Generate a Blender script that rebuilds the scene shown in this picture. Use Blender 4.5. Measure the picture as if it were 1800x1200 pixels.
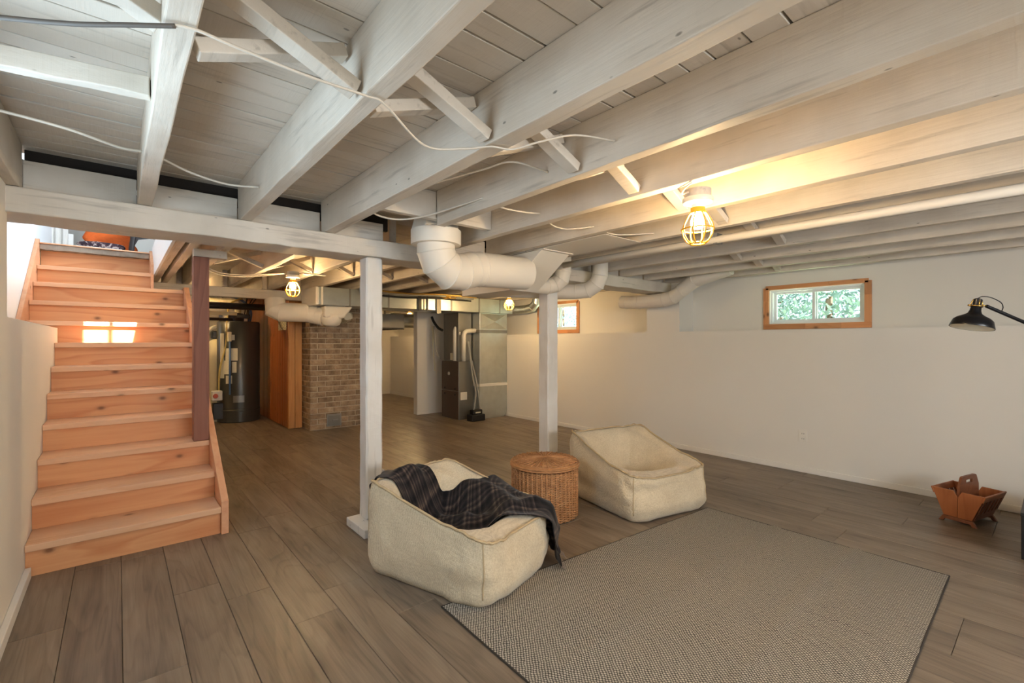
import bpy, math, random
from mathutils import Vector, Matrix, noise
random.seed(7)
PI = math.pi
for o in list(bpy.data.objects): bpy.data.objects.remove(o)
scene = bpy.context.scene
C = scene.collection

# ------------------------------------------------------------------ camera, world, sun, added daylight fill, exposure
def lin(c): return tuple(((x/255)/12.92 if x/255 <= .04045 else ((x/255+.055)/1.055)**2.4) for x in c)
cam = bpy.data.objects.new('camera', bpy.data.cameras.new('camera')); C.objects.link(cam)
cam.data.sensor_width = 36; cam.data.lens = 36*817/1800; cam.data.clip_start = .02
YAW = math.radians(40.3)
cam.location = (0, 0, 1.2); cam.rotation_euler = (PI/2, 0, -YAW)
scene.camera = cam
vs = scene.view_settings
vs.view_transform = 'Standard'; vs.look = 'None'; vs.gamma = 1; vs.use_curve_mapping = False
vs.exposure = 1.12
w = bpy.data.worlds.new('world'); scene.world = w; w.use_nodes = True
bg = w.node_tree.nodes['Background']; bg.inputs[0].default_value = (.72, .86, 1, 1); bg.inputs[1].default_value = .85

def add_light(name, kind, loc, rot, energy, color, **kw):
    l = bpy.data.lights.new(name, kind); l.energy = energy; l.color = color
    for k, v in kw.items(): setattr(l, k, v)
    o = bpy.data.objects.new(name, l); C.objects.link(o); o.location = loc; o.rotation_euler = rot
    return o
def aim(o, d): o.rotation_euler = Vector(d).to_track_quat('-Z', 'Y').to_euler()
SUN = Vector((.13, -.65, .72))
sun = add_light('sun', 'SUN', (0, 0, 12), (0, 0, 0), 24, (1, .97, .93), angle=.009); aim(sun, -SUN)
XLW = -.36
COOL = (.80, .90, 1)
# fill at two added, unseen windows, behind and left of the camera; added fill upstairs
a = add_light('added_fill_rear', 'AREA', (1.5, -2.12, 1.42), (0, 0, 0), 33, (.95, .97, 1), shape='RECTANGLE', size=2.2, size_y=.62); aim(a, (0, 1, -.03))
a = add_light('added_fill_left', 'AREA', (XLW+.02, 1.5, 1.47), (0, 0, 0), 5.5, (.62, .82, 1), shape='RECTANGLE', size=.9, size_y=.46); aim(a, (1, .12, .10))
a = add_light('added_fill_upstairs', 'AREA', (2.42, 4.9, 3.35), (0, 0, 0), 110, COOL, shape='RECTANGLE', size=1.7, size_y=1.3); aim(a, (-1, 0, -.55))  # added daylight fill beside the solid upstairs wall, no window there
BULB = 370

# ------------------------------------------------------------------ mesh helper
BASE = {}
class MB:
    def __init__(s): s.v = []; s.f = []; s.uv = None
    def add(s, v, f):
        n = len(s.v); s.v += [tuple(p) for p in v]; s.f += [tuple(i+n for i in q) for q in f]; return s
    def box(s, x0, x1, y0, y1, z0, z1, rot=None, piv=None):
        v = [(x, y, z) for z in (z0, z1) for y in (y0, y1) for x in (x0, x1)]
        if rot:
            R = rot if isinstance(rot, Matrix) else Matrix.Rotation(rot, 3, 'Z')
            p = Vector(piv or ((x0+x1)/2, (y0+y1)/2, (z0+z1)/2)); v = [tuple(R @ (Vector(q)-p)+p) for q in v]
        return s.add(v, [(0, 2, 3, 1), (4, 5, 7, 6), (0, 1, 5, 4), (2, 6, 7, 3), (0, 4, 6, 2), (1, 3, 7, 5)])
    def beam(s, p0, p1, w, h, seg=1, jit=0, up=(0, 0, 1), rnd=random):
        # timber between two points, section w (sideways) x h (along up), edges a little uneven
        p0 = Vector(p0); p1 = Vector(p1); d = (p1-p0).normalized(); r = d.cross(Vector(up)).normalized(); u = r.cross(d)
        v = []; f = []
        for i in range(seg+1):
            c = p0.lerp(p1, i/seg)
            for a, b in ((-1, -1), (1, -1), (1, 1), (-1, 1)):
                v.append(c+r*(a*w/2+rnd.uniform(-jit, jit))+u*(b*h/2+(rnd.uniform(-jit, jit) if b < 0 else 0)))
        for i in range(seg):
            for k in range(4): f.append((i*4+k, i*4+(k+1) % 4, i*4+4+(k+1) % 4, i*4+4+k))
        f.append((3, 2, 1, 0)); f.append(tuple(seg*4+k for k in range(4)))
        return s.add(v, f)
    def tube(s, pts, r, n=8, closed=False, cap=True, flare=None):
        pts = [Vector(p) for p in pts]; m = len(pts); v = []; f = []
        rad = r if isinstance(r, (list, tuple)) else [r]*m
        def tan(i):
            if closed: return (pts[(i+1) % m]-pts[i-1]).normalized()
            return (pts[min(i+1, m-1)]-pts[max(i-1, 0)]).normalized()
        t = tan(0); nrm = t.orthogonal().normalized()
        for i in range(m):
            t2 = tan(i); q = t.rotation_difference(t2); nrm = q @ nrm; nrm = (nrm-t2*nrm.dot(t2)).normalized(); t = t2; b = t.cross(nrm)
            k = 1.0
            if 0 < i < m-1 and not closed:
                a1 = (pts[i]-pts[i-1]).normalized(); k = 1/max(.6, a1.dot(t))
            for j in range(n):
                a = 2*PI*j/n; v.append(pts[i]+(nrm*math.cos(a)+b*math.sin(a))*rad[i]*(1+(k-1)*.5))
        for i in range(m if closed else m-1):
            for j in range(n):
                i2 = (i+1) % m; f.append((i*n+j, i*n+(j+1) % n, i2*n+(j+1) % n, i2*n+j))
        if cap and not closed: f.append(tuple(reversed(range(n)))); f.append(tuple((m-1)*n+j for j in range(n)))
        return s.add(v, f)
    def lathe(s, prof, c=(0, 0, 0), n=24, M=None, cap=True):
        v = []; f = []; m = len(prof)
        for r, z in prof:
            for j in range(n):
                p = Vector((r*math.cos(2*PI*j/n), r*math.sin(2*PI*j/n), z))
                if M: p = M @ p
                v.append(p+Vector(c))
        for i in range(m-1):
            for j in range(n): f.append((i*n+j, i*n+(j+1) % n, (i+1)*n+(j+1) % n, (i+1)*n+j))
        if cap: f.append(tuple(reversed(range(n)))); f.append(tuple((m-1)*n+j for j in range(n)))
        return s.add(v, f)
    def prism(s, poly, a0, a1, axis='x'):
        n = len(poly)
        def P(p, a): return {'x': (a, p[0], p[1]), 'y': (p[0], a, p[1]), 'z': (p[0], p[1], a)}[axis]
        v = [P(p, a0) for p in poly]+[P(p, a1) for p in poly]
        f = [tuple(range(n)), tuple(reversed(range(n, 2*n)))]+[(i, i+n, (i+1) % n+n, (i+1) % n) for i in range(n)]
        return s.add(v, f)
    def cylpatch(s, c, r, a0, a1, z0, z1, n=8):
        v = []; f = []
        for i in range(n+1):
            a = a0+(a1-a0)*i/n
            for rr, z in ((r, z0), (r, z1), (r-.004, z1), (r-.004, z0)): v.append((c[0]+rr*math.cos(a), c[1]+rr*math.sin(a), z))
        for i in range(n):
            for k in range(4): f.append((i*4+k, i*4+4+k, i*4+4+(k+1) % 4, i*4+(k+1) % 4))
        return s.add(v, f)
    def build(s, name, mat, parent=None, smooth=False, bevel=0, bseg=2, fix=True, subsurf=0, solid=0):
        if parent is not None: b = BASE[parent.name]
        else:
            xs, ys, zs = zip(*s.v); b = Vector(((min(xs)+max(xs))/2, (min(ys)+max(ys))/2, min(zs)))
        me = bpy.data.meshes.new(name); me.from_pydata([(Vector(p)-b)[:] for p in s.v], [], s.f)
        if s.uv:
            ul = me.uv_layers.new(name='UVMap')
            for l in me.loops: ul.data[l.index].uv = s.uv[l.vertex_index]
        if fix:
            import bmesh
            bm = bmesh.new(); bm.from_mesh(me); bmesh.ops.recalc_face_normals(bm, faces=bm.faces); bm.to_mesh(me); bm.free()
        o = bpy.data.objects.new(name, me); C.objects.link(o); BASE[o.name] = b
        if parent is not None: o.parent = parent
        else: o.location = b
        me.materials.append(mat)
        if smooth:
            me.polygons.foreach_set('use_smooth', [True]*len(me.polygons))
            if smooth != 'all' and hasattr(me, 'set_sharp_from_angle'): me.set_sharp_from_angle(angle=math.radians(38))
        if solid:
            md = o.modifiers.new('thickness', 'SOLIDIFY'); md.thickness = solid; md.offset = 0
        if subsurf:
            md = o.modifiers.new('smooth', 'SUBSURF'); md.levels = md.render_levels = subsurf
        if bevel:
            md = o.modifiers.new('edge', 'BEVEL'); md.width = bevel; md.segments = bseg; md.limit_method = 'ANGLE'
        return o

def thing(name, label, cat, base, group=None):
    o = bpy.data.objects.new(name, None); C.objects.link(o); o.location = base; o.empty_display_size = .1
    BASE[o.name] = Vector(base); return tag(o, label, cat, group)
def tag(o, label=None, cat=None, group=None, kind=None):
    if label: o['label'] = label
    if cat: o['category'] = cat
    if group: o['group'] = group
    if kind: o['kind'] = kind
    return o
def struct(mb, name, mat, label, **kw): return tag(mb.build(name, mat, **kw), label, None, None, 'structure')
def place(mesh, name, parent, loc, rot=(0, 0, 0), scale=(1, 1, 1)):
    # one more piece that shares mesh data; loc is a world position
    o = bpy.data.objects.new(name, mesh); C.objects.link(o); o.parent = parent
    o.location = Vector(loc)-BASE[parent.name]; o.rotation_euler = rot; o.scale = scale; BASE[o.name] = BASE[parent.name]
    return o
def catmull(pts, n=6):
    pts = [Vector(p) for p in pts]; out = []
    for i in range(len(pts)-1):
        p0 = pts[max(i-1, 0)]; p1 = pts[i]; p2 = pts[i+1]; p3 = pts[min(i+2, len(pts)-1)]
        for k in range(n):
            t = k/n
            out.append(.5*((2*p1)+(p2-p0)*t+(2*p0-5*p1+4*p2-p3)*t*t+(3*p1-p0-3*p2+p3)*t**3))
    out.append(pts[-1]); return out

# ------------------------------------------------------------------ materials
class NT:
    def __init__(s, name):
        s.m = bpy.data.materials.new(name); s.m.use_nodes = True; s.t = s.m.node_tree; s.b = s.t.nodes['Principled BSDF']
    def n(s, t, **kw):
        x = s.t.nodes.new(t)
        for k, v in kw.items():
            if k.startswith('i_'): x.inputs[k[2:].replace('_', ' ')].default_value = v
            else: setattr(x, k, v)
        return x
    def l(s, a, b): s.t.links.new(a, b)
    def coord(s, scale=(1, 1, 1), rnd=0, kind='Object', rot=(0, 0, 0)):
        tc = s.n('ShaderNodeTexCoord'); mp = s.n('ShaderNodeMapping'); mp.inputs['Scale'].default_value = scale; mp.inputs['Rotation'].default_value = rot
        src = tc.outputs[kind]
        if rnd:
            oi = s.n('ShaderNodeObjectInfo'); vm = s.n('ShaderNodeVectorMath', operation='SCALE'); vm.inputs[0].default_value = (13.1, 37.7, 23.3)
            s.l(oi.outputs['Random'], vm.inputs['Scale']); ad = s.n('ShaderNodeVectorMath', operation='ADD'); s.l(src, ad.inputs[0]); s.l(vm.outputs[0], ad.inputs[1]); src = ad.outputs[0]
        s.l(src, mp.inputs[0]); return mp.outputs[0]
    def noise(s, vec, scale, detail=4, rough=.55, dist=0):
        x = s.n('ShaderNodeTexNoise'); x.inputs['Scale'].default_value = scale; x.inputs['Detail'].default_value = detail; x.inputs['Roughness'].default_value = rough; x.inputs['Distortion'].default_value = dist
        s.l(vec, x.inputs['Vector']); return x.outputs['Fac']
    def ramp(s, fac, stops):
        r = s.n('ShaderNodeValToRGB'); s.l(fac, r.inputs[0]); e = r.color_ramp.elements
        while len(e) < len(stops): e.new(.5)
        for q, (p, c) in zip(e, stops): q.position = p; q.color = (*c[:3], 1) if isinstance(c, tuple) else (c, c, c, 1)
        return r.outputs[0]
    def mix(s, fac, a, b, mode='MIX'):
        x = s.n('ShaderNodeMix', data_type='RGBA', blend_type=mode)
        for k, v in ((0, fac), (6, a), (7, b)):
            if isinstance(v, (int, float)): x.inputs[k].default_value = v
            elif isinstance(v, tuple): x.inputs[k].default_value = (*v[:3], 1)
            else: s.l(v, x.inputs[k])
        return x.outputs[2]
    def math(s, op, a, b=0):
        x = s.n('ShaderNodeMath', operation=op)
        for k, v in ((0, a), (1, b)):
            if isinstance(v, (int, float)): x.inputs[k].default_value = v
            else: s.l(v, x.inputs[k])
        return x.outputs[0]
    def randval(s, col, amt):
        oi = s.n('ShaderNodeObjectInfo'); h = s.n('ShaderNodeHueSaturation'); mr = s.n('ShaderNodeMapRange'); mr.inputs[3].default_value = 1-amt; mr.inputs[4].default_value = 1+amt
        s.l(oi.outputs['Random'], mr.inputs[0]); s.l(mr.outputs[0], h.inputs['Value'])
        if isinstance(col, tuple): h.inputs['Color'].default_value = (*col, 1)
        else: s.l(col, h.inputs['Color'])
        return h.outputs[0]
    def col(s, c):
        if isinstance(c, tuple): s.b.inputs['Base Color'].default_value = (*c[:3], 1)
        else: s.l(c, s.b.inputs['Base Color'])
    def bump(s, h, strength=.3, dist=.01):
        b = s.n('ShaderNodeBump'); b.inputs['Strength'].default_value = strength; b.inputs['Distance'].default_value = dist
        s.l(h, b.inputs['Height']); s.l(b.outputs[0], s.b.inputs['Normal'])
    def fin(s, rough=.5, metal=0, spec=.5):
        s.b.inputs['Roughness'].default_value = rough; s.b.inputs['Metallic'].default_value = metal
        s.b.inputs['Specular IOR Level'].default_value = spec; return s.m

def plain(name, rgb, rough=.5, metal=0, var=.12, scale=6, bump=0, bscale=60, spec=.5, rnd=0, stretch=(1, 1, 1)):
    t = NT(name); c = lin(rgb); v = t.coord(stretch, 1)
    col = t.mix(t.noise(v, scale, 4), tuple(x*(1-var) for x in c), tuple(min(1, x*(1+var)) for x in c))
    if rnd: col = t.randval(col, rnd)
    t.col(col)
    if bump: t.bump(t.noise(v, bscale, 3), bump, .004)
    return t.fin(rough, metal, spec)
def painted(name, rgb, rgb2, axis=1, rough=.62, saw=.25):
    # brush-painted rough timber: grain along the axis, saw marks across it, small nicks and knots
    t = NT(name); a = lin(rgb); b = lin(rgb2)
    sc = [22, 22, 22]; sc[axis] = 1.4; v = t.coord(tuple(sc), 1); v1 = t.coord((1, 1, 1), 1)
    g = t.noise(v, 1.6, 6, .6); blot = t.noise(v1, 2.2, 4)
    col = t.mix(t.ramp(blot, [(.32, 0.), (.72, 1.)]), b, a)
    col = t.mix(t.math('MULTIPLY', t.ramp(g, [(.30, 1.), (.42, 0.)]), .55), col, tuple(x*.62 for x in b))
    sp = [17, 17, 17]; sp[axis] = 8
    vo = t.n('ShaderNodeTexVoronoi'); vo.inputs['Scale'].default_value = 1.0; t.l(t.coord(tuple(sp), 1), vo.inputs['Vector'])
    nsp = t.n('ShaderNodeSeparateColor'); t.l(vo.outputs['Color'], nsp.inputs[0])
    col = t.mix(t.math('MULTIPLY', t.ramp(vo.outputs['Distance'], [(.0, .8), (.05, .7), (.085, 0.)]), t.math('GREATER_THAN', nsp.outputs[0], .72)), col, tuple(x*.26 for x in b))
    t.col(col)
    ws = [3, 3, 3]; ws[axis] = 90
    h = t.math('ADD', t.math('MULTIPLY', t.noise(t.coord(tuple(ws), 1), 1, 3), saw), t.math('MULTIPLY', g, .8))
    t.bump(h, .5, .007); return t.fin(rough, 0, .35)
def wood(name, rgb, rgb2, axis=0, rough=.5, grain=9, knots=True, rnd=.08, contrast=1.0, spec=.4, kn=1.0, long=.55):
    t = NT(name); a = lin(rgb); b = lin(rgb2)
    sc = [grain*.55]*3; sc[axis] = long; v = t.coord(tuple(sc), 1)
    nz = t.noise(v, 1.0, 2, .45, .3)
    lines = t.math('FRACT', t.math('MULTIPLY', nz, 9.0))                       # growth rings as contour lines of a stretched noise
    ring = t.ramp(lines, [(0., 0.), (.55, .35), (.86, 1.), (1., 0.)])
    fs = [grain*9]*3; fs[axis] = long*5; fine = t.noise(t.coord(tuple(fs), 1), 1, 3)
    cl = [2.2]*3; cl[axis] = .8; cloud = t.noise(t.coord(tuple(cl), 1), 1, 3)
    f = t.math('ADD', t.math('MULTIPLY', ring, .40*contrast), t.math('ADD', t.math('MULTIPLY', cloud, .45), t.math('MULTIPLY', fine, .35)))
    col = t.mix(t.ramp(f, [(.25, 0.), (.85, 1.)]), a, b)
    if knots:
        vo = t.n('ShaderNodeTexVoronoi', voronoi_dimensions='2D'); vo.inputs['Scale'].default_value = 1
        cb = t.coord((1, 1, 1), 1); sp_ = t.n('ShaderNodeSeparateXYZ'); t.l(cb, sp_.inputs[0]); cm = t.n('ShaderNodeCombineXYZ'); oth = [q for q in (0, 1, 2) if q != axis]
        t.l(t.math('MULTIPLY', sp_.outputs[axis], 3.2*kn), cm.inputs[0]); t.l(t.math('MULTIPLY', t.math('ADD', sp_.outputs[oth[0]], sp_.outputs[oth[1]]), 5.0*kn), cm.inputs[1]); t.l(cm.outputs[0], vo.inputs['Vector'])
        sc_ = t.n('ShaderNodeSeparateColor'); t.l(vo.outputs['Color'], sc_.inputs[0]); gate = t.math('GREATER_THAN', sc_.outputs[0], .55)
        kd = t.math('ADD', vo.outputs['Distance'], t.math('MULTIPLY', t.math('SUBTRACT', fine, .5), .03))
        col = t.mix(t.math('MULTIPLY', t.ramp(kd, [(.03, .85), (.055, .5), (.09, .12), (.15, 0.)]), gate), col, tuple(x*.30 for x in b))
    if rnd: col = t.randval(col, rnd)
    t.col(col); t.bump(t.math('ADD', fine, t.math('MULTIPLY', ring, .3)), .12, .002); return t.fin(rough, 0, spec)

m_paint = painted('white_painted_joist', (221, 212, 198), (196, 185, 169))
m_paintx = painted('white_painted_beam', (222, 215, 203), (196, 187, 173), 0)
m_paintz = painted('white_painted_post', (232, 230, 226), (212, 207, 198), 2)
m_deck = painted('painted_deck_board', (220, 212, 200), (202, 192, 178), 0, saw=.4)
m_wall = plain('wall_paint', (233, 229, 220), .7, var=.03, scale=1.5, bump=.05, bscale=120, spec=.25)
m_wallcool = plain('stair_wall_paint', (232, 233, 233), .7, var=.03, scale=2, spec=.25)
m_base = plain('baseboard_paint', (236, 232, 224), .45, var=.04)
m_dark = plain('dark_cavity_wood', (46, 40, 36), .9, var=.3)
m_duct = plain('duct_white_paint', (226, 219, 206), .5, var=.05, scale=3, bump=.04, bscale=90)
m_steel = plain('galvanized_steel', (196, 200, 194), .34, .85, var=.16, scale=9, spec=.5)
m_steel2 = plain('galvanized_steel_dull', (150, 148, 142), .5, .8, var=.2, scale=7)
m_dsteel = plain('furnace_enamel', (98, 84, 74), .38, .3, var=.08)
m_gsteel = plain('grey_cabinet_steel', (138, 136, 130), .38, .7, var=.12)
m_black = plain('black_plastic', (26, 26, 27), .42, var=.2)
m_blackm = plain('black_lamp_enamel', (17, 19, 24), .28, var=.1)
m_brass = plain('brass', (206, 170, 96), .3, 1, var=.08)
m_pvc = plain('white_pvc', (226, 222, 210), .4, var=.05)
m_cream = plain('cream_plastic', (214, 204, 170), .45, var=.08)
m_porc = plain('porcelain', (238, 232, 214), .25, var=.03)
m_cage = plain('yellow_cage', (240, 176, 44), .4, var=.06)
m_cable = plain('white_cable', (212, 203, 188), .5, var=.06)
m_cabled = plain('grey_cable', (88, 82, 76), .6, var=.12)
m_heater = plain('heater_enamel', (72, 72, 66), .3, .25, var=.06)
m_label = plain('label_paper', (220, 214, 192), .6, var=.10, scale=60)
m_blue = plain('blue_tube', (86, 120, 166), .4, var=.1)
m_yel = plain('yellow_tube', (198, 176, 104), .45, var=.1)
m_foam = plain('yellow_insulation', (214, 166, 70), .9, var=.3, scale=30, bump=.6)
m_clear = plain('grey_vinyl_tube', (160, 158, 150), .35, var=.1)
m_red = plain('red_plastic', (190, 84, 60), .45)
m_stair = wood('fir_riser', (228, 170, 120), (204, 132, 84), 0, .5, 7, True, .07, .8)
m_tread = wood('fir_tread', (234, 190, 152), (214, 158, 118), 0, .52, 7, True, .05, .5)
m_skirt = wood('fir_stringer', (228, 174, 134), (206, 142, 104), 1, .5, 7, True, .05, .5)
m_newel = wood('redwood_post', (150, 98, 78), (112, 66, 52), 2, .6, 9, True, .03, .6)
m_oldedge = painted('weathered_floor_edge', (206, 196, 180), (120, 104, 88), 0)
m_panel = wood('varnished_panel', (176, 104, 52), (128, 68, 32), 2, .32, 10, True, .14, .7)
m_stud = wood('pine_stud', (214, 156, 92), (184, 122, 66), 2, .5, 8, True, .05, .5)
m_trim = wood('cedar_casing', (218, 156, 106), (186, 122, 76), 1, .5, 9, True, .18, .5)
m_trimz = wood('cedar_casing_upright', (218, 156, 106), (186, 122, 76), 2, .5, 9, True, .18, .5)
m_oak = wood('teak_rack', (176, 108, 64), (142, 80, 44), 2, .4, 12, False, .05, .6)
m_oakd = wood('teak_rack_side', (140, 86, 56), (108, 62, 40), 0, .45, 12, False, .05, .6)
m_vinyl = plain('window_vinyl', (226, 230, 230), .35, var=.03)
m_outlet = plain('outlet_plastic', (236, 232, 222), .35, var=.02)

def mk_floor():
    t = NT('laminate_plank'); v = t.coord((11, .8, 11), 1)
    n1 = t.noise(v, 1.0, 4, .55, 1.0)
    nz = t.noise(t.coord((5.5, .75, 5.5), 1), 1.0, 2, .5, .5)
    ring = t.ramp(t.math('FRACT', t.math('MULTIPLY', nz, 11.0)), [(0., 0.), (.5, .2), (.85, 1.), (1., 0.)])
    fine = t.noise(t.coord((150, 4, 40), 1), 1, 3); cloud = t.noise(t.coord((3, 1.2, 3), 1), 1, 3)
    f = t.math('ADD', t.math('MULTIPLY', n1, .40), t.math('ADD', t.math('MULTIPLY', ring, -.07), t.math('ADD', t.math('MULTIPLY', fine, .18), t.math('MULTIPLY', cloud, .40))))
    col = t.ramp(f, [(.28, lin((88, 76, 65))), (.42, lin((120, 106, 91))), (.56, lin((142, 127, 110))), (.72, lin((160, 145, 127)))])
    # sparse dark knots with swirls
    vo = t.n('ShaderNodeTexVoronoi', voronoi_dimensions='2D'); vo.inputs['Scale'].default_value = 1; t.l(t.coord((3.1, .8, 1), 1), vo.inputs['Vector'])
    col = t.mix(t.ramp(vo.outputs['Distance'], [(.02, .55), (.06, .22), (.16, 0.)]), col, lin((70, 59, 50)))
    t.col(t.randval(col, .09)); t.bump(t.math('ADD', fine, ring), .06, .002); return t.fin(.38, 0, .4)
m_floor = mk_floor()
m_joint = plain('floor_joint', (52, 45, 39), .6)

def mk_brick():
    t = NT('painted_over_brick'); v = t.coord((1, 1, 1), 1)
    col = t.ramp(t.noise(v, 9, 5, .65), [(.3, lin((118, 98, 80))), (.55, lin((160, 138, 114))), (.75, lin((190, 172, 146)))])
    t.col(t.randval(col, .22)); t.bump(t.noise(v, 55, 4), .5, .006); return t.fin(.85, 0, .2)
m_brick = mk_brick(); m_mortar = plain('mortar', (190, 176, 154), .9, var=.15, scale=20, bump=.5)

def mk_linen():
    t = NT('oatmeal_linen'); v = t.coord((1, 1, 1))
    a = t.n('ShaderNodeTexWave', bands_direction='X'); a.inputs['Scale'].default_value = 95; a.inputs['Distortion'].default_value = 1.5; t.l(v, a.inputs['Vector'])
    b = t.n('ShaderNodeTexWave', bands_direction='Z'); b.inputs['Scale'].default_value = 95; b.inputs['Distortion'].default_value = 1.5; t.l(v, b.inputs['Vector'])
    wv = t.math('MULTIPLY', t.math('ADD', a.outputs['Fac'], b.outputs['Fac']), .5)
    n = t.noise(v, 130, 3); lump = t.noise(v, 9, 4)
    f = t.math('ADD', t.math('MULTIPLY', n, .5), t.math('ADD', t.math('MULTIPLY', wv, .25), t.math('MULTIPLY', lump, .25)))
    t.col(t.ramp(f, [(.28, lin((186, 168, 138))), (.55, lin((220, 205, 176))), (.8, lin((234, 222, 198)))]))
    wr = t.math('ABSOLUTE', t.math('SUBTRACT', t.noise(t.coord((5, 5, 9)), 1.6, 3, .5, 1.2), .5))
    t.bump(t.math('ADD', t.math('MULTIPLY', t.ramp(wr, [(0., 0.), (.12, 1.)]), 1.4), t.math('ADD', t.math('MULTIPLY', lump, 5), t.math('ADD', wv, n))), .32, .0045)
    t.b.inputs['Sheen Weight'].default_value = .25; return t.fin(.9, 0, .15)
m_linen = mk_linen(); m_pipe = plain('linen_piping', (190, 168, 132), .85, var=.12, scale=40)

def mk_plaid():
    t = NT('dark_plaid_wool'); uv = t.n('ShaderNodeTexCoord').outputs['UV']; sx = t.n('ShaderNodeSeparateXYZ'); t.l(uv, sx.inputs[0])
    def stripes(s, freq):
        p = t.math('FRACT', t.math('MULTIPLY', s, freq))
        return t.ramp(p, [(.0, 0.), (.10, .9), (.17, .1), (.24, .75), (.30, .05), (.40, .55), (.5, 0.), (.62, .85), (.68, .0), (.8, .35), (.9, .0)])
    a = stripes(sx.outputs[0], 3.0); b = stripes(sx.outputs[1], 7.0)
    f = t.math('MULTIPLY', t.math('ADD', a, b), .5)
    fine = t.noise(t.coord((160, 160, 160)), 1, 2)
    col = t.ramp(t.math('ADD', f, t.math('MULTIPLY', t.math('SUBTRACT', fine, .5), .25)), [(.05, lin((22, 22, 25))), (.4, lin((52, 46, 46))), (.75, lin((98, 84, 74))), (.95, lin((126, 108, 94)))])
    t.col(col); t.bump(fine, .4, .003); t.b.inputs['Sheen Weight'].default_value = .15; return t.fin(.95, 0, .1)
m_plaid = mk_plaid()

def mk_rug():
    t = NT('flatweave_rug'); tc = t.n('ShaderNodeTexCoord').outputs['UV']; sx = t.n('ShaderNodeSeparateXYZ'); t.l(tc, sx.inputs[0])
    # uv in metres: short cream and charcoal stitches in offset rows
    nz = t.noise(t.coord((30, 30, 30)), 1, 3); nz2 = t.noise(t.coord((4, 4, 4)), 1, 2)
    row = t.math('MULTIPLY', sx.outputs[1], 1/.0085)
    par = t.math('MULTIPLY', t.math('FLOOR', row), .5)
    p = t.math('FRACT', t.math('ADD', t.math('MULTIPLY', sx.outputs[0], 1/.013), t.math('ADD', par, t.math('MULTIPLY', nz, 1.2))))
    stitch = t.ramp(p, [(.42, 1.), (.52, 0.), (.94, 0.), (.99, 1.)])
    gap = t.ramp(t.math('FRACT', row), [(.0, 0.), (.12, 1.), (.86, 1.), (1., 0.)])
    f = t.math('MULTIPLY', stitch, gap)
    col = t.mix(f, lin((82, 78, 73)), lin((198, 190, 175)))
    col = t.mix(t.math('MULTIPLY', t.ramp(nz2, [(.35, 0.), (.7, 1.)]), .25), col, lin((150, 143, 130)))
    t.col(col); t.bump(f, .5, .003); return t.fin(.95, 0, .1)
m_rug = mk_rug()

def mk_wicker(name, horizontal):
    t = NT(name); v = t.coord((1, 1, 1))
    col = t.ramp(t.noise(v, 26, 5, .6), [(.3, lin((160, 108, 66))), (.55, lin((206, 152, 102))), (.78, lin((232, 186, 136)))])
    t.col(t.mix(t.noise(v, 160, 2), col, tuple(x*.72 for x in lin((186, 132, 86))))); t.bump(t.noise(v, 190, 2), .3, .002); return t.fin(.5, 0, .4)
m_wick = mk_wicker('wicker_strand', True)

def mk_leaf(name, rgb):
    t = NT(name); c = lin(rgb); v = t.coord((1, 1, 1), 0)
    t.col(t.mix(t.noise(v, 14, 2), tuple(x*.65 for x in c), tuple(min(1, x*1.3) for x in c))); t.b.inputs['Transmission Weight'].default_value = 0; return t.fin(.5)
m_leaf = mk_leaf('shrub_leaf', (150, 172, 166)); m_leaf2 = mk_leaf('tree_leaf', (112, 146, 126)); m_bark = plain('bark', (96, 78, 62), .9, var=.3)
m_grass = plain('outside_ground', (150, 170, 130), .9, var=.3)
def mk_glass():
    t = NT('window_glass'); nt = t.t; nt.nodes.remove(t.b)
    tr = t.n('ShaderNodeBsdfTransparent'); gl = t.n('ShaderNodeBsdfGlossy'); gl.inputs['Roughness'].default_value = .02; mx = t.n('ShaderNodeMixShader'); mx.inputs[0].default_value = .06
    tr.inputs[0].default_value = (.94, .98, .98, 1)
    t.l(tr.outputs[0], mx.inputs[1]); t.l(gl.outputs[0], mx.inputs[2]); t.l(mx.outputs[0], nt.nodes['Material Output'].inputs[0]); return t.m
m_glass = mk_glass()
def mk_emit(name, rgb, s):
    t = NT(name); t.b.inputs['Base Color'].default_value = (.9, .85, .75, 1); t.b.inputs['Emission Color'].default_value = (*rgb, 1); t.b.inputs['Emission Strength'].default_value = s; return t.m
m_bulb = mk_emit('lit_bulb', (1, .68, .33), BULB)

# ------------------------------------------------------------------ the shell
XL, XLU, XR, XRU = -.36, -.57, 4.80, 5.10      # left wall, its recess, right wall, its recess
YF, YK = -2.2, 10.2                            # wall behind the camera, far wall
ZL, ZD, ZJ = 1.31, 2.06, 1.86                  # ledge, underside of the deck, underside of the joists
SX, SY0, SY1 = .28, 3.14, 6.01                 # stairwell opening: right edge, near and far edge

mb = MB().box(XLU-.2, XRU+.2, YF-.2, YK+.2, -.12, -.006)
floor = struct(mb, 'floor', m_joint, 'grey-brown wood-look laminate plank floor of the whole basement')
rndf = random.Random(3)
pw, pl = .186, 1.22
meshes = {}
def plank_mesh(L):
    L = round(L, 3)
    if L not in meshes:
        g = .0007; b = .0016; v = []; f = []
        for z, i in ((-.006, 0), (-.002, 0), (0, b)):
            v += [(g+i, g+i, z), (pw-g-i, g+i, z), (pw-g-i, L-g-i, z), (g+i, L-g-i, z)]
        for k in (0, 4): f += [(k, k+1, k+5, k+4), (k+1, k+2, k+6, k+5), (k+2, k+3, k+7, k+6), (k+3, k, k+4, k+7)]
        f.append((8, 9, 10, 11)); me = bpy.data.meshes.new('plank'); me.from_pydata(v, [], f); me.materials.append(m_floor); meshes[L] = me
    return meshes[L]
x = XL+.002; i = 0; nplank = 0
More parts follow.
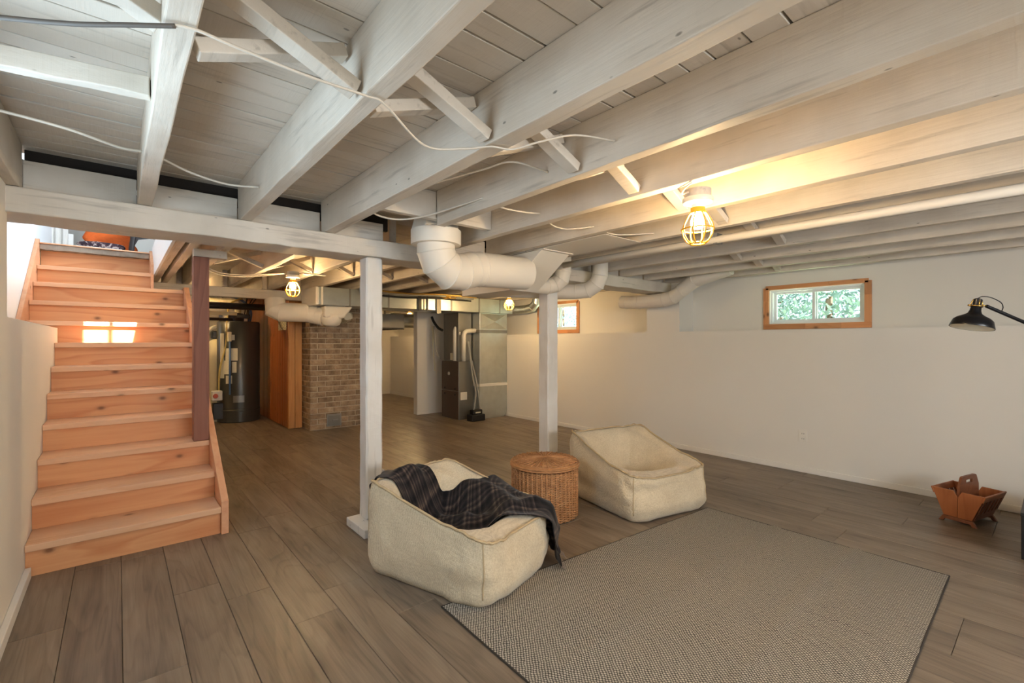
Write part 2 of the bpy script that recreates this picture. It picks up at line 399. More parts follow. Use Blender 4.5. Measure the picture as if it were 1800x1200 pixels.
while x < XR-.02:
    y = -.75-rndf.choice([0, .2, .41, .61, .81, 1.02])
    while y < YK:
        y2 = min(y+pl, YK)
        if y2-y > .05 and y2 > -.7: place(plank_mesh(y2-y), 'plank', floor, (x, y, 0)); nplank += 1
        y += pl
    x += pw; i += 1

# right wall: thick lower part with a ledge, recessed upper part, a full-height pier between the two recesses
W1 = (1.13, 1.93, 1.375, 1.725); W2 = (4.55, 5.32, 1.375, 1.765)
mb = MB().box(XR, XRU+.15, YF, YK, 0, ZL).box(XR, XRU, 2.76, 3.18, ZL, 2.12)
ys = [YF, W1[0], W1[1], W2[0], W2[1], YK]
for k in range(5):
    if k in (1, 3):
        W = (W1, W2)[k//2]; mb.box(XRU, XRU+.15, ys[k], ys[k+1], ZL, W[2]); mb.box(XRU, XRU+.15, ys[k], ys[k+1], W[3], 2.12)
    else: mb.box(XRU, XRU+.15, ys[k], ys[k+1], ZL, 2.12)
struct(mb, 'wall_right', m_wall, 'long cream painted right wall with a ledge under two recessed windows')
mb = MB().box(XLU-.15, XL, YF, 1.0, 0, 2.12).box(XLU-.15, XL, 2.0, 2.9, 0, 2.12).box(XLU-.15, XL, 1.0, 2.0, 0, 1.2).box(XLU-.15, XL, 1.0, 2.0, 1.74, 2.12).box(XLU-.15, XL, 2.9, YK, 0, ZL-.005)
struct(mb, 'wall_left', m_wall, 'pale painted left wall beside the camera and the lower stairs')
mb = MB().box(XLU-.15, XLU, 2.901, 9.0, ZL-.005, 4.4)
struct(mb, 'wall_stair', m_wallcool, 'bluish white wall rising beside the upper stairs')
mb = MB().box(XLU-.2, XRU+.2, YK, YK+.12, 0, 2.12).box(1.9, XR, YK-.2, YK, 0, ZL)
struct(mb, 'wall_back', m_wall, 'far cream wall at the end of the passage')
mb = MB()
for x0, x1, z0, z1 in ((XLU-.2, .35, 0, 2.12), (2.65, XRU+.2, 0, 2.12), (.35, 2.65, 0, 1.05), (.35, 2.65, 1.76, 2.12)): mb.box(x0, x1, YF-.12, YF, z0, z1)
struct(mb, 'wall_front', m_wall, 'painted wall behind the camera with a wide window opening added for fill light')
mb = MB().box(3.735, XR, 6.80, 6.92, 0, 1.715)
struct(mb, 'wall_partition', m_wall, 'short off-white partition wall standing behind the furnace')
mb = MB().box(XL, 1.78, 9.5, 9.6, 0, 2.05)
struct(mb, 'wall_utility', m_wall, 'cream wall behind the dark water heater')
for nm, a_, lab in (('baseboard_right', (XR-.012, XR, YF, 5.75, 0, .052), 'white baseboard along the long right wall'),
                    ('baseboard_left', (XL, XL+.025, YF, 3.38, 0, .055), 'white baseboard along the left wall up to the stairs'),
                    ('baseboard_partition', (3.725, 3.97, 6.788, 6.80, 0, .05), 'white baseboard at the foot of the partition wall'),
                    ('baseboard_passage', (XR-.012, XR, 6.92, YK-.2, 0, .06), 'white baseboard on the right side of the far passage'),
                    ('baseboard_back', (1.9, XR-.012, YK-.212, YK-.2, 0, .06), 'white baseboard under the far back wall')):
    struct(MB().box(*a_), nm, m_base, lab, bevel=.004)

# ------------------------------------------------------------------ ceiling: deck boards, joists, bridging
mb = MB()
zt = 2.10
for b_ in ((XLU-.2, XRU+.2, YF-.2, SY0, ZD+.022, zt), (XLU-.2, XRU+.2, SY1, YK+.2, ZD+.022, zt), (SX, XRU+.2, SY0, SY1, ZD+.022, zt)): mb.box(*b_)
ceil = struct(mb, 'ceiling', m_dark, 'open basement ceiling of white painted joists under plank decking')
rb = random.Random(11); y = YF
while y < YK:
    wd = rb.choice([.085, .095, .105, .12, .14, .15]); y1 = min(y+wd, YK); x0 = XLU
    if y1 > SY0 and y < SY1: x0 = SX
    g = rb.choice([.0022, .003, .0036, .005])
    MB().box(x0, XRU, y+g, y1-g, ZD+rb.uniform(-.0015, .0015), ZD+.022).build('board', m_deck, ceil, bevel=.0015, bseg=1)
    y = y1
jx = [-.347, .10, .533, .983, 1.415, 1.817, 2.242, 2.672, 3.10, 3.53, 3.96, 4.39, 4.80]
jw = [.055, .056, .056, .068, .055, .055, .055, .055, .055, .055, .055, .055, .055]
rj = random.Random(5)
for k, (X, wj) in enumerate(zip(jx, jw)):
    y1 = 2.30 if k == 4 else 2.93
    MB().beam((X, YF, (ZJ+ZD)/2), (X, y1, (ZJ+ZD)/2), wj, ZD-ZJ-.001, 24, .0022, rnd=rj).build('joist', m_paint, ceil, bevel=.004)
rear = [.315, .40]+[v+.06 for v in jx[2:]]
for k, X in enumerate(rear):
    if X > 5: continue
    MB().beam((X, 3.035, (ZJ+ZD)/2), (X, 6.62, (ZJ+ZD)/2), .055, ZD-ZJ-.001, 16, .002, rnd=rj).build('joist', m_paint, ceil, bevel=.004)
    if k > 1: MB().beam((X-.06, 6.5, (ZJ+ZD)/2), (X-.06, YK, (ZJ+ZD)/2), .055, ZD-ZJ-.001, 4, .002, rnd=rj).build('joist', m_paint, ceil, bevel=.004)
# header where joist five was cut for the duct, stairwell lining, far header
MB().box(jx[3]+.034, jx[5]-.028, 2.31, 2.355, 1.90, ZD-.001).build('header', m_paintx, ceil, bevel=.004)
MB().box(SX-.012, SX+.006, SY0, SY1, ZJ-.01, ZD+.1).build('stairwell_lining', m_wallcool, ceil)
# solid blocking over the main beam
MB().box(XLU, jx[0]+.03, 2.945, 2.985, ZJ, ZD-.06).build('blocking', m_paintx, ceil)
for k in range(12):
    x0 = jx[k]+jw[k]/2; x1 = jx[k+1]-jw[k+1]/2; top = ZD-rj.uniform(.055, .075)
    if k == 3: x1 = 1.36
    if k == 4: x0 = 1.70
    MB().beam((x0+.001, 2.965, (ZJ+top)/2), (x1-.001, 2.965, (ZJ+top)/2), .05, top-ZJ, 5, .003, rnd=rj).build('blocking', m_paintx, ceil, bevel=.003)
    MB().box(x0, x1+.06, 3.0, 3.03, top-.03, ZD-.001).build('gap_shade_board', m_dark, ceil)  # dark board added to keep the gap above the blocking black
# cross bridging, one pair per bay, three rows
def bridging(xs, ws, yy, lo=0, hi=99, m=m_paint):
    for k in range(len(xs)-1):
        if not lo <= k < hi: continue
        a0 = xs[k]+ws[k]/2; a1 = xs[k+1]-ws[k+1]/2
        if a1-a0 < .15: continue
        MB().beam((a0+.015, yy-.03, ZD-.03), (a1-.012, yy-.03, ZJ+.022), .055, .036, 4, .0015, up=(0, 0, 1), rnd=rj).build('bridging', m, ceil, bevel=.003)
        MB().beam((a0+.012, yy+.05, ZJ+.03), (a1-.015, yy+.05, ZD-.04), .05, .036, 4, .0015, up=(0, 0, 1), rnd=rj).build('bridging', m, ceil, bevel=.003)
bridging(jx, jw, 1.27, 1, 9)
bridging(jx, jw, 1.75, 9, 12)
bridging([v for v in rear if v < 5], [.055]*20, 4.72)
MB().beam((jx[0]+.028, 1.78, 1.93), (jx[1]-.028, 1.70, 1.93), .035, .055, 6, .002, rnd=rj).build('bridging', m_paintx, ceil, bevel=.003)
MB().beam((jx[0]+.028, 1.20, 2.03), (jx[1]-.028, 1.27, 1.9), .055, .036, 6, .002, rnd=rj).build('bridging', m_paintx, ceil, bevel=.003)
# sheet-metal pan under two joist bays left of the pipe
MB().box(2.275, 2.645, 1.80, 2.85, ZJ-.004, ZJ-.001).build('sheet_pan', m_duct, ceil)

# ------------------------------------------------------------------ beams and posts
rk = random.Random(9)
o = MB().beam((XLU+.001, 2.99, 1.8025), (XR, 2.99, 1.8025), .262, .113, 60, .0035, rnd=rk).build('support_beam', m_paintx, bevel=.008)
tag(o, 'long white painted timber beam carried by two posts across the room', 'beam')
o = MB().beam((XL+.01, 6.56, 1.80), (1.93, 6.56, 1.80), .10, .118, 20, .002, rnd=rk).build('support_beam', m_paintx, bevel=.006)
tag(o, 'short white beam above the water heater corner', 'beam')
def post(cx, cy, w_, lab, block):
    t = thing('support_post', lab, 'post', (cx, cy, 0))
    z0 = .055 if block else 0
    MB().beam((cx, cy, z0), (cx, cy, 1.744), w_, w_, 26, .0022, up=(0, 1, 0), rnd=rk).build('shaft', m_paintz, t, bevel=.010, bseg=1)
    if block:
        MB().box(cx-.13, cx+.10, cy-.20, cy+.09, 0, .055).build('base_block', m_paintz, t, bevel=.006)
        MB().box(cx+w_/2+.001, cx+w_/2+.012, cy-w_/2, cy-w_/2+.05, .055, .36).build('side_strip', m_paintz, t)
post(1.268, 2.925, .112, 'white painted wooden post on a block behind the throw-covered beanbag', True)
post(2.905, 2.93, .125, 'white painted wooden post rising behind the beanbag near the right wall', False)

# ------------------------------------------------------------------ staircase
RI, RU, N0 = .17, .24, 3.37
st = thing('staircase', 'straight flight of raw orange fir stairs along the left wall', 'stairs', (.08, N0, 0))
for i in range(1, 13):
    yn = N0+RU*(i-1); z = RI*i; xl = XL+.001 if i <= 7 else XLU+.031; xr = .49 if i <= 10 else SX-.014
    if i <= 11:
        MB().box(xl, xr, yn, yn+RU+.035, z-.036, z).build('tread', m_tread, st, bevel=.004)
    MB().box(xl, xr, yn+.03, yn+.045, z-RI+(.0005 if i > 1 else 0), z-.0365 if i < 12 else 2.035).build('riser', m_stair, st)
def slope(y): return (y-N0)/RU*RI
MB().prism([(3.37, 0), (3.37, .205), (5.52, .205+slope(5.52)), (5.72, .205+slope(5.52)), (5.72, slope(5.72)-.12), (3.37+.24*1.4, 0)], .491, .531).build('stringer', m_skirt, st, bevel=.003)
MB().prism([(4.86, ZL), (4.86, ZL+.02), (5.98, 2.13), (6.01, 2.13), (6.01, 1.8), (5.4, ZL)], XLU+.001, XLU+.029).build('stringer', m_skirt, st, bevel=.003)
MB().prism([(5.72, 1.70), (5.72, 1.95), (5.98, 2.12), (6.01, 2.12), (6.01, 1.7)], SX-.035, SX-.013).build('stringer', m_skirt, st)
e = MB().beam((XLU+.03, 6.005, 2.062), (SX-.036, 6.005, 2.062), .06, .05, 20, .004, rnd=rk).build('floor_edge', m_oldedge, st, bevel=.003)
MB().box(XLU+.03, SX-.036, 5.965, 6.06, 2.088, 2.10).build('nosing', m_tread, st, bevel=.003)
o = MB().beam((.444, 3.91, .511), (.444, 3.91, 1.79), .092, .092, 12, .001, up=(0, 1, 0), rnd=rk).build('timber_post', m_newel, bevel=.004)
tag(o, 'dark reddish-brown square timber post standing on the third stair', 'post')
o = MB().box(.40, .60, 3.87, 3.95, 1.791, 1.845).build('timber_block', m_paintx, bevel=.004)
tag(o, 'small white block bridging the top of the reddish timber post', 'block')

# ------------------------------------------------------------------ the room upstairs seen past the top stair
zf = 2.10
mb = MB()
mb.box(XLU-.15, 3.0, 2.78, 2.9, zf, 3.5).box(XLU-.15, .23, 2.78, 2.9, 3.5, 3.9).box(.57, 3.0, 2.78, 2.9, 3.5, 3.9).box(XLU-.15, 3.0, 2.78, 2.9, 3.9, 4.4).box(.385, .415, 2.82, 2.86, 3.5, 3.9)
struct(mb, 'wall_upper_front', m_wallcool, 'wall of the room upstairs with an assumed small window that lets the sun in')  # unseen opening, assumed and placed to cast the sun patch on the stairs
mb = MB().box(2.5, 2.62, 2.9, 9, zf, 4.4); struct(mb, 'wall_upper_right', m_wallcool, 'right wall of the room upstairs')
mb = MB().box(XLU-.15, 2.62, 8.6, 8.72, zf, 4.4); struct(mb, 'wall_upper_back', m_wall, 'beige wall beyond the top of the stairs')
mb = MB().box(XLU-.15, 2.62, 2.78, 9, 4.4, 4.5); struct(mb, 'ceiling_upper', m_wallcool, 'ceiling of the room upstairs')
mb = MB().box(XLU, XLU+.13, 7.40, 7.46, zf, 4.2).box(XLU+.03, XLU+.05, 7.385, 7.40, zf, 4.2).box(XLU+.09, XLU+.11, 7.385, 7.40, zf, 4.2)
struct(mb, 'trim_1', m_base, 'beige fluted door casing at the top left of the stairs')
bn = thing('bench', 'low painted bench with a thin top edge seen beyond the top stair', 'bench', (-.1, 7.3, zf))
MB().box(-.34, .02, 7.18, 7.5, zf, zf+.165).build('front_panel', plain('bench_paint', (186, 180, 168), .6), bn, bevel=.003)
MB().box(-.36, .04, 7.16, 7.52, zf+.165, zf+.185).build('seat_top', m_base, bn, bevel=.004)
MB().prism([(7.1, zf), (7.18, zf), (7.18, zf+.30), (7.15, zf+.30), (7.13, zf+.2)], -.42, -.38).build('bracket', m_base, bn)
def mk_flower():
    t = NT('floral_cushion'); v = t.coord((1, 1, 1)); f = t.noise(v, 24, 3, .5, .8)
    t.col(t.ramp(f, [(.42, lin((52, 36, 48))), (.52, lin((96, 66, 70))), (.60, lin((200, 184, 178))), (.7, lin((52, 36, 48)))])); return t.fin(.85)
m_flower = mk_flower()
pr = [(.001, 0), (.10, .002), (.125, .03), (.10, .065), (.001, .07)]
o = MB().tube([(-.36, 7.30, zf+.225), (-.33, 7.30, zf+.225), (-.18, 7.3, zf+.23), (0, 7.3, zf+.225), (.05, 7.3, zf+.22), (.07, 7.3, zf+.215)], [.01, .035, .042, .04, .032, .01], 12).build('seat_cushion', m_flower, smooth='all')
tag(o, 'dark purple flowered cushion lying on the bench upstairs', 'cushion')
m_orange = plain('orange_cloth', (230, 104, 34), .8, var=.25, scale=30, bump=.5, bscale=30, stretch=(1, 1, 4))
mb = MB(); nu, nv = 10, 14; v = []; f = []
for i in range(nu+1):
    for j in range(nv+1):
        xx = -.30+.47*i/nu; s_ = j/nv
        yy = 7.56-.10*math.sin(s_*PI*.5)-.01*math.sin(i*2.1); zz = zf+.5-.42*s_+.01*math.sin(i*1.7+j)
        v.append((xx+.02*math.sin(j*.9), yy, zz))
for i in range(nu):
    for j in range(nv): f.append((i*(nv+1)+j, i*(nv+1)+j+1, (i+1)*(nv+1)+j+1, (i+1)*(nv+1)+j))
o = mb.add(v, f).build('cloth_throw', m_orange, smooth='all', solid=.012); tag(o, 'bright orange crinkled cloth hanging behind the upstairs bench', 'cloth')
m_ebony = plain('ebony_wood', (44, 34, 32), .4, var=.2)
ch = thing('chair', 'dark carved wooden chair standing right of the orange cloth upstairs', 'chair', (.3, 7.4, zf))
for xx, yy in ((.14, 7.2), (.50, 7.2), (.14, 7.56), (.50, 7.56)):
    MB().tube(catmull([(xx, yy, zf), (xx, yy, zf+.10), (xx-.015 if xx < .3 else xx+.015, yy, zf+.2), (xx, yy, zf+.34), (xx, yy, zf+.42)], 4), [.018]*4+[.02]*4+[.028]*4+[.03]*5, 8).build('leg', m_ebony, ch, smooth='all')
MB().box(.10, .54, 7.16, 7.60, zf+.42, zf+.47).build('seat', m_flower, ch, bevel=.015)
MB().prism([(.14, zf+.42), (.50, zf+.42), (.50, zf+.24), (.46, zf+.33), (.32, zf+.36), (.19, zf+.33), (.14, zf+.22)], 7.19, 7.21, 'y').build('apron', m_ebony, ch)
MB().box(.12, .52, 7.55, 7.58, zf+.47, zf+.95).build('backrest', m_ebony, ch, bevel=.01)
MB().box(.13, .51, 7.19, 7.21, zf+.04, zf+.07).build('stretcher', m_ebony, ch)

# ------------------------------------------------------------------ windows of the right wall
def window(n, W, lab, seed):
    y0, y1, z0, z1 = W; r = random.Random(seed)
    t = bpy.data.objects.new('window_%d' % n, None); C.objects.link(t); t.location = (XRU, (y0+y1)/2, z0); BASE[t.name] = Vector(t.location); tag(t, lab, None, None, 'structure')
    tw = .052; tx0, tx1 = XRU-.018, XRU-.0005
    for nm, zz0, zz1, up in (('casing_head', z1, z1+tw-.012, 0), ('casing_sill', z0-tw, z0, 0)):      # finger-jointed lengths
        ya = y0-tw if zz0 < z0 else y0-.03; yb = y1+tw if zz0 < z0 else y1+.03; cuts = sorted([ya, yb]+[ya+(yb-ya)*q+r.uniform(-.05, .05) for q in (.3, .62)])
        for a_, b_ in zip(cuts, cuts[1:]): MB().box(tx0, tx1, a_, b_, zz0, zz1).build(nm, m_trim, t, bevel=.002)
    for ya, yb in ((y0-tw, y0), (y1, y1+tw)):
        q = z0+(z1-z0)*r.uniform(.45, .75)
        MB().box(tx0, tx1, ya, yb, z0, q).build('casing_side', m_trimz, t, bevel=.002); MB().box(tx0, tx1, ya, yb, q, z1+.02).build('casing_side', m_trimz, t, bevel=.002)
    xf0, xf1 = XRU+.03, XRU+.10; fw = .022
    mb = MB().box(xf0, xf1, y0, y1, z0, z0+fw).box(xf0, xf1, y0, y1, z1-fw, z1).box(xf0, xf1, y0, y0+fw, z0+fw, z1-fw).box(xf0, xf1, y1-fw, y1, z0+fw, z1-fw)
    mb.build('frame', m_vinyl, t, bevel=.003)
    mb = MB().box(XRU, xf0, y0, y1, z0-.0, z0+.006).box(XRU, xf0, y0, y1, z1-.006, z1).box(XRU, xf0, y0, y0+.006, z0, z1).box(XRU, xf0, y1-.006, y1, z0, z1)
    mb.build('reveal', m_base, t)
    ym = (y0+y1)/2; sw = .024
    for xs_, a_, b_ in ((xf0+.008, y0+fw, ym+.025), (xf0+.038, ym-.01, y1-fw)):
        mb = MB().box(xs_, xs_+.022, a_, b_, z0+fw, z0+fw+sw).box(xs_, xs_+.022, a_, b_, z1-fw-sw, z1-fw).box(xs_, xs_+.022, a_, a_+sw, z0+fw+sw, z1-fw-sw).box(xs_, xs_+.022, b_-sw, b_, z0+fw+sw, z1-fw-sw)
        s_ = mb.build('sash', m_vinyl, t, bevel=.002)
        MB().box(xs_+.009, xs_+.012, a_+sw, b_-sw, z0+fw+sw, z1-fw-sw).build('pane', m_glass, s_)
window(1, W1, 'wood-cased sliding window in the recess nearest the black lamp', 2)
window(2, W2, 'wood-cased sliding window partly hidden behind the far white post', 8)
# added windows out of view, framing the two fill lights
t = bpy.data.objects.new('window_3', None); C.objects.link(t); t.location = (1.5, YF, 1.05); BASE[t.name] = Vector(t.location); tag(t, 'wide window added in the wall behind the camera for fill light', None, None, 'structure')
mb = MB()
for x0, x1, z0, z1 in ((.35, 2.65, 1.05, 1.09), (.35, 2.65, 1.72, 1.76), (.35, .4, 1.09, 1.72), (2.6, 2.65, 1.09, 1.72), (1.48, 1.52, 1.09, 1.72)): mb.box(x0, x1, YF-.08, YF-.03, z0, z1)
mb.build('frame', m_vinyl, t); MB().box(.4, 2.6, YF-.055, YF-.05, 1.09, 1.72).build('pane', m_glass, t)

t = bpy.data.objects.new('window_4', None); C.objects.link(t); t.location = (XL, 1.5, 1.2); BASE[t.name] = Vector(t.location); tag(t, 'small window added in the left wall beside the camera for fill light', None, None, 'structure')
mb = MB()
for y0, y1, z0, z1 in ((1.0, 2.0, 1.2, 1.235), (1.0, 2.0, 1.705, 1.74), (1.0, 1.035, 1.235, 1.705), (1.965, 2.0, 1.235, 1.705), (1.485, 1.515, 1.235, 1.705)): mb.box(XL-.09, XL-.03, y0, y1, z0, z1)
mb.build('frame', m_vinyl, t); MB().box(XL-.065, XL-.06, 1.035, 1.965, 1.235, 1.705).build('pane', m_glass, t)
# outside: ground at sill height, shrubs and a tree
o = MB().box(XRU+.16, 16, -6, 14, .9, 1.2).build('ground_outside', m_grass); tag(o, 'sunlit ground outside the windows', None, None, 'structure')
def shrub(c, r, n, leafm, lab, name, cat):
    t = thing(name, lab, cat, (c[0], c[1], 1.2)); rr = random.Random(int(c[1]*100)+n); mb = MB()
    for _ in range(n):
        d = Vector((rr.gauss(0, 1), rr.gauss(0, 1), rr.gauss(0, 1))).normalized()*rr.uniform(.6, 1.05)
        p = Vector((c[0]+d.x*r[0], c[1]+d.y*r[1], max(1.23, c[2]+d.z*r[2]))); s_ = rr.uniform(.03, .075)
        a = Vector((rr.gauss(0, 1), rr.gauss(0, 1), rr.gauss(0, 1))).normalized(); b = a.orthogonal().normalized()*s_*.5; a = a*s_
        mb.add([p-a, p+b, p+a, p-b], [(0, 1, 2, 3)])
    tag(mb.build('foliage', leafm, t, fix=False), None, None, None, 'stuff')
    MB().tube([(c[0], c[1], 1.2), (c[0]+.03, c[1], c[2]), (c[0], c[1]+.05, c[2]+r[2]*.7)], [.05, .04, .02], 6).build('trunk', m_bark, t)
shrub((7.6, 2.1, 1.9), (.7, 1.0, .75), 2600, m_leaf, 'pale leafy shrub close outside the nearer window', 'garden_shrub', 'shrub')
shrub((9.2, .7, 2.3), (1.2, 1.3, 1.2), 3000, m_leaf2, 'green tree crown outside the right pane of the nearer window', 'garden_tree', 'tree')
shrub((9.5, 3.4, 2.4), (1.2, 1.4, 1.2), 2600, m_leaf2, 'green tree crown outside the left pane of the nearer window', 'garden_tree', 'tree')
shrub((8.0, 7.6, 2.0), (1.0, 1.3, .9), 2400, m_leaf, 'pale shrub outside the far window', 'garden_shrub', 'shrub')

# ------------------------------------------------------------------ caged bulb lights
def caged_light(x, y, ztop, lab, plate=False):
    t = thing('caged_light', lab, 'light', (x, y, ztop-.22), 'caged bulb lights')
    MB().lathe([(.052, ztop-.035), (.055, ztop-.03), (.055, ztop)], (x, y, 0), 24).build('junction_box', m_steel2 if plate else m_paint, t, smooth=True)
    if plate: MB().box(x-.02, x+.30, y-.02, y+.02, ztop-.012, ztop-.001).build('hanger_strap', m_paintx, t)
    MB().lathe([(.022, ztop-.085), (.024, ztop-.062), (.060, ztop-.056), (.064, ztop-.045), (.062, ztop-.036), (.02, ztop-.035)], (x, y, 0), 28).build('lampholder', m_porc, t, smooth=True)
    MB().lathe([(.012, ztop-.080), (.014, ztop-.098), (.022, ztop-.112), (.030, ztop-.135), (.029, ztop-.150), (.018, ztop-.166), (.001, ztop-.170)], (x, y, 0), 20, cap=False).build('bulb', m_bulb, t, smooth='all')
    zc = ztop-.082; cg = thing_child('cage', t)
    MB().lathe([(.0265, zc-.02), (.030, zc-.018), (.030, zc+.004), (.0265, zc+.006), (.0265, zc-.02)], (x, y, 0), 20, cap=False).build('collar', m_cage, cg, smooth=True)
    prof = [(.030, zc-.012), (.045, zc-.035), (.060, zc-.065), (.066, zc-.088), (.061, zc-.115), (.046, zc-.140), (.030, zc-.150)]
    for k in range(8):
        a = k*PI/4+.2; MB().tube([(x+r*math.cos(a), y+r*math.sin(a), z) for r, z in prof], .0034, 6).build('wire', m_cage, cg, smooth='all')
    for r, z in ((.0665, zc-.088), (.031, zc-.150)):
        MB().tube([(x+r*math.cos(2*PI*q/24), y+r*math.sin(2*PI*q/24), z) for q in range(24)], .0038, 6, closed=True).build('hoop', m_cage, cg, smooth='all')
def thing_child(name, parent):
    o = bpy.data.objects.new(name, None); C.objects.link(o); o.parent = parent; BASE[o.name] = BASE[parent.name]; return o
caged_light(1.925, 1.02, 1.858, 'nearest yellow-caged light bulb on a white joist')
caged_light(1.265, 4.70, 1.86, 'yellow-caged light bulb between the stairs post and the brick chimney', True)
caged_light(4.02, 4.80, 1.858, 'small yellow-caged light bulb before the furnace trunk duct')
caged_light(.54, 7.75, 1.858, 'assumed yellow-caged light bulb hidden beneath the top of the stairs')  # unseen bulb added, assumed from the warm light in the heater corner
caged_light(4.39, 8.3, 1.858, 'assumed yellow-caged light bulb hidden behind the partition')  # unseen bulb added to brighten the far passage

# ------------------------------------------------------------------ cables and the long pipe
def cable(name, pts, r, mat, lab, cat='cable'):
    return tag(MB().tube(catmull(pts, 8), r, 6).build(name, mat, smooth='all'), lab, cat)
cable('cable', [(-.33, 1.47, 1.855), (-.18, 1.36, 1.842), (-.07, 1.28, 1.836), (.02, 1.22, 1.842), (.09, 1.18, 1.85)], .0052, m_cabled, 'dark grey cable sagging in the top left corner')
cable('cable', [(.09, 1.18, 1.852), (.13, 1.17, 1.852), (.20, 1.17, 1.846), (.35, 1.17, 1.838), (.50, 1.19, 1.851), (.56, 1.20, 1.851), (.74, 1.30, 1.82), (.87, 1.27, 1.835), (.95, 1.23, 1.851), (1.02, 1.20, 1.851), (1.08, 1.13, 1.87), (1.20, 1.08, 1.91), (1.38, 1.05, 1.93)], .0036, m_cable, 'long white cable stapled across the undersides of four joists')
cable('cable', [(-.318, 2.17, 1.93), (-.28, 2.17, 1.93), (-.13, 2.17, 1.918), (0, 2.24, 1.915), (.07, 2.28, 1.93)], .005, m_cable, 'white cable crossing the leftmost joist bay')
cable('cable', [(.13, 2.33, 1.935), (.24, 2.40, 1.92), (.38, 2.45, 1.915), (.504, 2.42, 1.92)], .005, m_cable, 'white cable crossing the second joist bay above the stairs')
cable('cable', [(1.02, 2.40, 1.93), (1.10, 2.46, 1.905), (1.21, 2.42, 1.89), (1.30, 2.28, 1.895), (1.36, 2.05, 1.91), (1.386, 1.86, 1.915)], .0055, m_cable, 'white cable looping in front of the duct collar')
cable('cable', [(1.02, 1.95, 1.90), (1.12, 1.80, 1.925), (1.19, 1.60, 1.935), (1.24, 1.46, 1.94), (1.385, 1.40, 1.915)], .0045, m_cable, 'thin white cable bowed between the fourth and fifth joists')
cable('cable', [(1.445, 1.9, 1.93), (1.53, 1.90, 1.905), (1.66, 1.88, 1.90), (1.787, 1.87, 1.91)], .0045, m_cable, 'short white cable end right of the duct collar')
cable('cable', [(1.846, 1.9, 1.93), (1.93, 1.93, 1.89), (2.05, 1.92, 1.875), (2.213, 1.84, 1.90)], .0045, m_cable, 'looped white cable end between duct collar and nearest bulb')
cable('cable', [(2.272, 1.86, 1.90), (2.36, 1.82, 1.875), (2.45, 1.76, 1.872), (2.643, 1.70, 1.90)], .0045, m_cable, 'short white cable left of the nearest caged bulb')
cable('cable', [(1.80, .98, 1.853), (1.83, 1.03, 1.846), (1.85, 1.05, 1.835), (1.868, 1.03, 1.84)], .004, m_cable, 'short cream lead feeding the nearest caged bulb')
for dy, lab in ((0, 'upper white cable drooping beside the second caged bulb'), (.14, 'lower white cable drooping beside the second caged bulb')):
    cable('cable', [(.56, 5.0+dy, 1.90), (.70, 4.95+dy, 1.83), (.88, 4.9+dy, 1.815), (1.05, 4.82+dy, 1.83), (1.21, 4.75, 1.845)], .005, m_cable, lab)
cable('cable', [(.43, 4.30, 1.93), (.46, 4.2, 1.87), (.53, 4.15, 1.855), (.565, 4.1, 1.90)], .005, m_cable, 'white cable looping behind the top of the reddish timber post')
pp = thing('water_pipe', 'long straight white pipe running under the joists above the right side', 'pipe', (2.84, 1, 1.80))
MB().tube([(2.84, YF, 1.822), (2.80, .9, 1.822), (2.775, 2.62, 1.822)], .0235, 14).build('pipe', m_duct, pp, smooth='all')
for yy in (1.35, -.3): MB().box(2.78, 2.85, yy, yy+.025, 1.80, 1.862).build('strap', m_steel2, pp)

# ------------------------------------------------------------------ white painted ductwork in the main room
def gored(pts, r, names, mat, parent, n=28, seam=.0036):
    # straight gores meeting on mitre planes, each its own part, with a raised seam at every joint
    pts = [Vector(p) for p in pts]; m = len(pts); ds = [(b-a).normalized() for a, b in zip(pts, pts[1:])]
    nr = ds[0].orthogonal().normalized(); rings = []
    fr = []
    for i, d in enumerate(ds):
        if i: nr = ds[i-1].rotation_difference(d) @ nr
        fr.append((nr.copy(), d.cross(nr)))
    for i in range(m):
        k = min(i, m-2); d = ds[k]; N_ = d if i in (0, m-1) else (ds[i-1]+ds[i]).normalized(); a, b = fr[k]; ring = []
        for j in range(n):
            q = (a*math.cos(2*PI*j/n)+b*math.sin(2*PI*j/n))*r; ring.append(pts[i]+q-d*(q.dot(N_)/d.dot(N_)))
        rings.append(ring)
    for i in range(m-1):
        f = [(j, (j+1) % n, n+(j+1) % n, n+j) for j in range(n)]
        if i == 0: f.append(tuple(reversed(range(n))))
        if i == m-2: f.append(tuple(range(n, 2*n)))
        MB().add(rings[i]+rings[i+1], f).build(names if isinstance(names, str) else names[min(i, len(names)-1)], mat, parent, smooth=True)
    for i in range(1, m-1): MB().tube(rings[i], seam, 5, closed=True).build('seam', mat, parent, smooth='all')
def gore(mb, pts, r, n=28): mb.tube(pts, r, n)
md = thing('round_duct', 'large white painted elbow duct with collar beneath the main beam', 'duct', (1.52, 2.5, 1.53))
cx, cy = 1.515, 2.52
MB().lathe([(.118, 1.80), (.152, 1.80), (.155, 1.806), (.155, 1.888), (.12, 1.90)], (cx, cy, 0), 32).build('collar', m_duct, md, smooth=True)
MB().prism([(cx-.12, 1.895), (cx+.12, 1.895), (cx+.105, 2.055), (cx-.075, 2.055)], cy-.075, cy+.1, 'y').build('boot', m_duct, md, bevel=.004)
pts = [(cx, cy, 1.82), (cx, cy, 1.765), (cx+.03, cy+.005, 1.70), (cx+.105, cy+.01, 1.652), (cx+.205, cy+.02, 1.655), (cx+.29, cy+.03, 1.680), (cx+.36, cy+.035, 1.69)]
gored(pts+[(2.30, cy+.04, 1.70)], .117, 'elbow_segment', m_duct, md, 36)
td = thing('trunk_duct', 'flat white painted trunk duct with a slanted end below the beam', 'duct', (2.55, 3, 1.59))
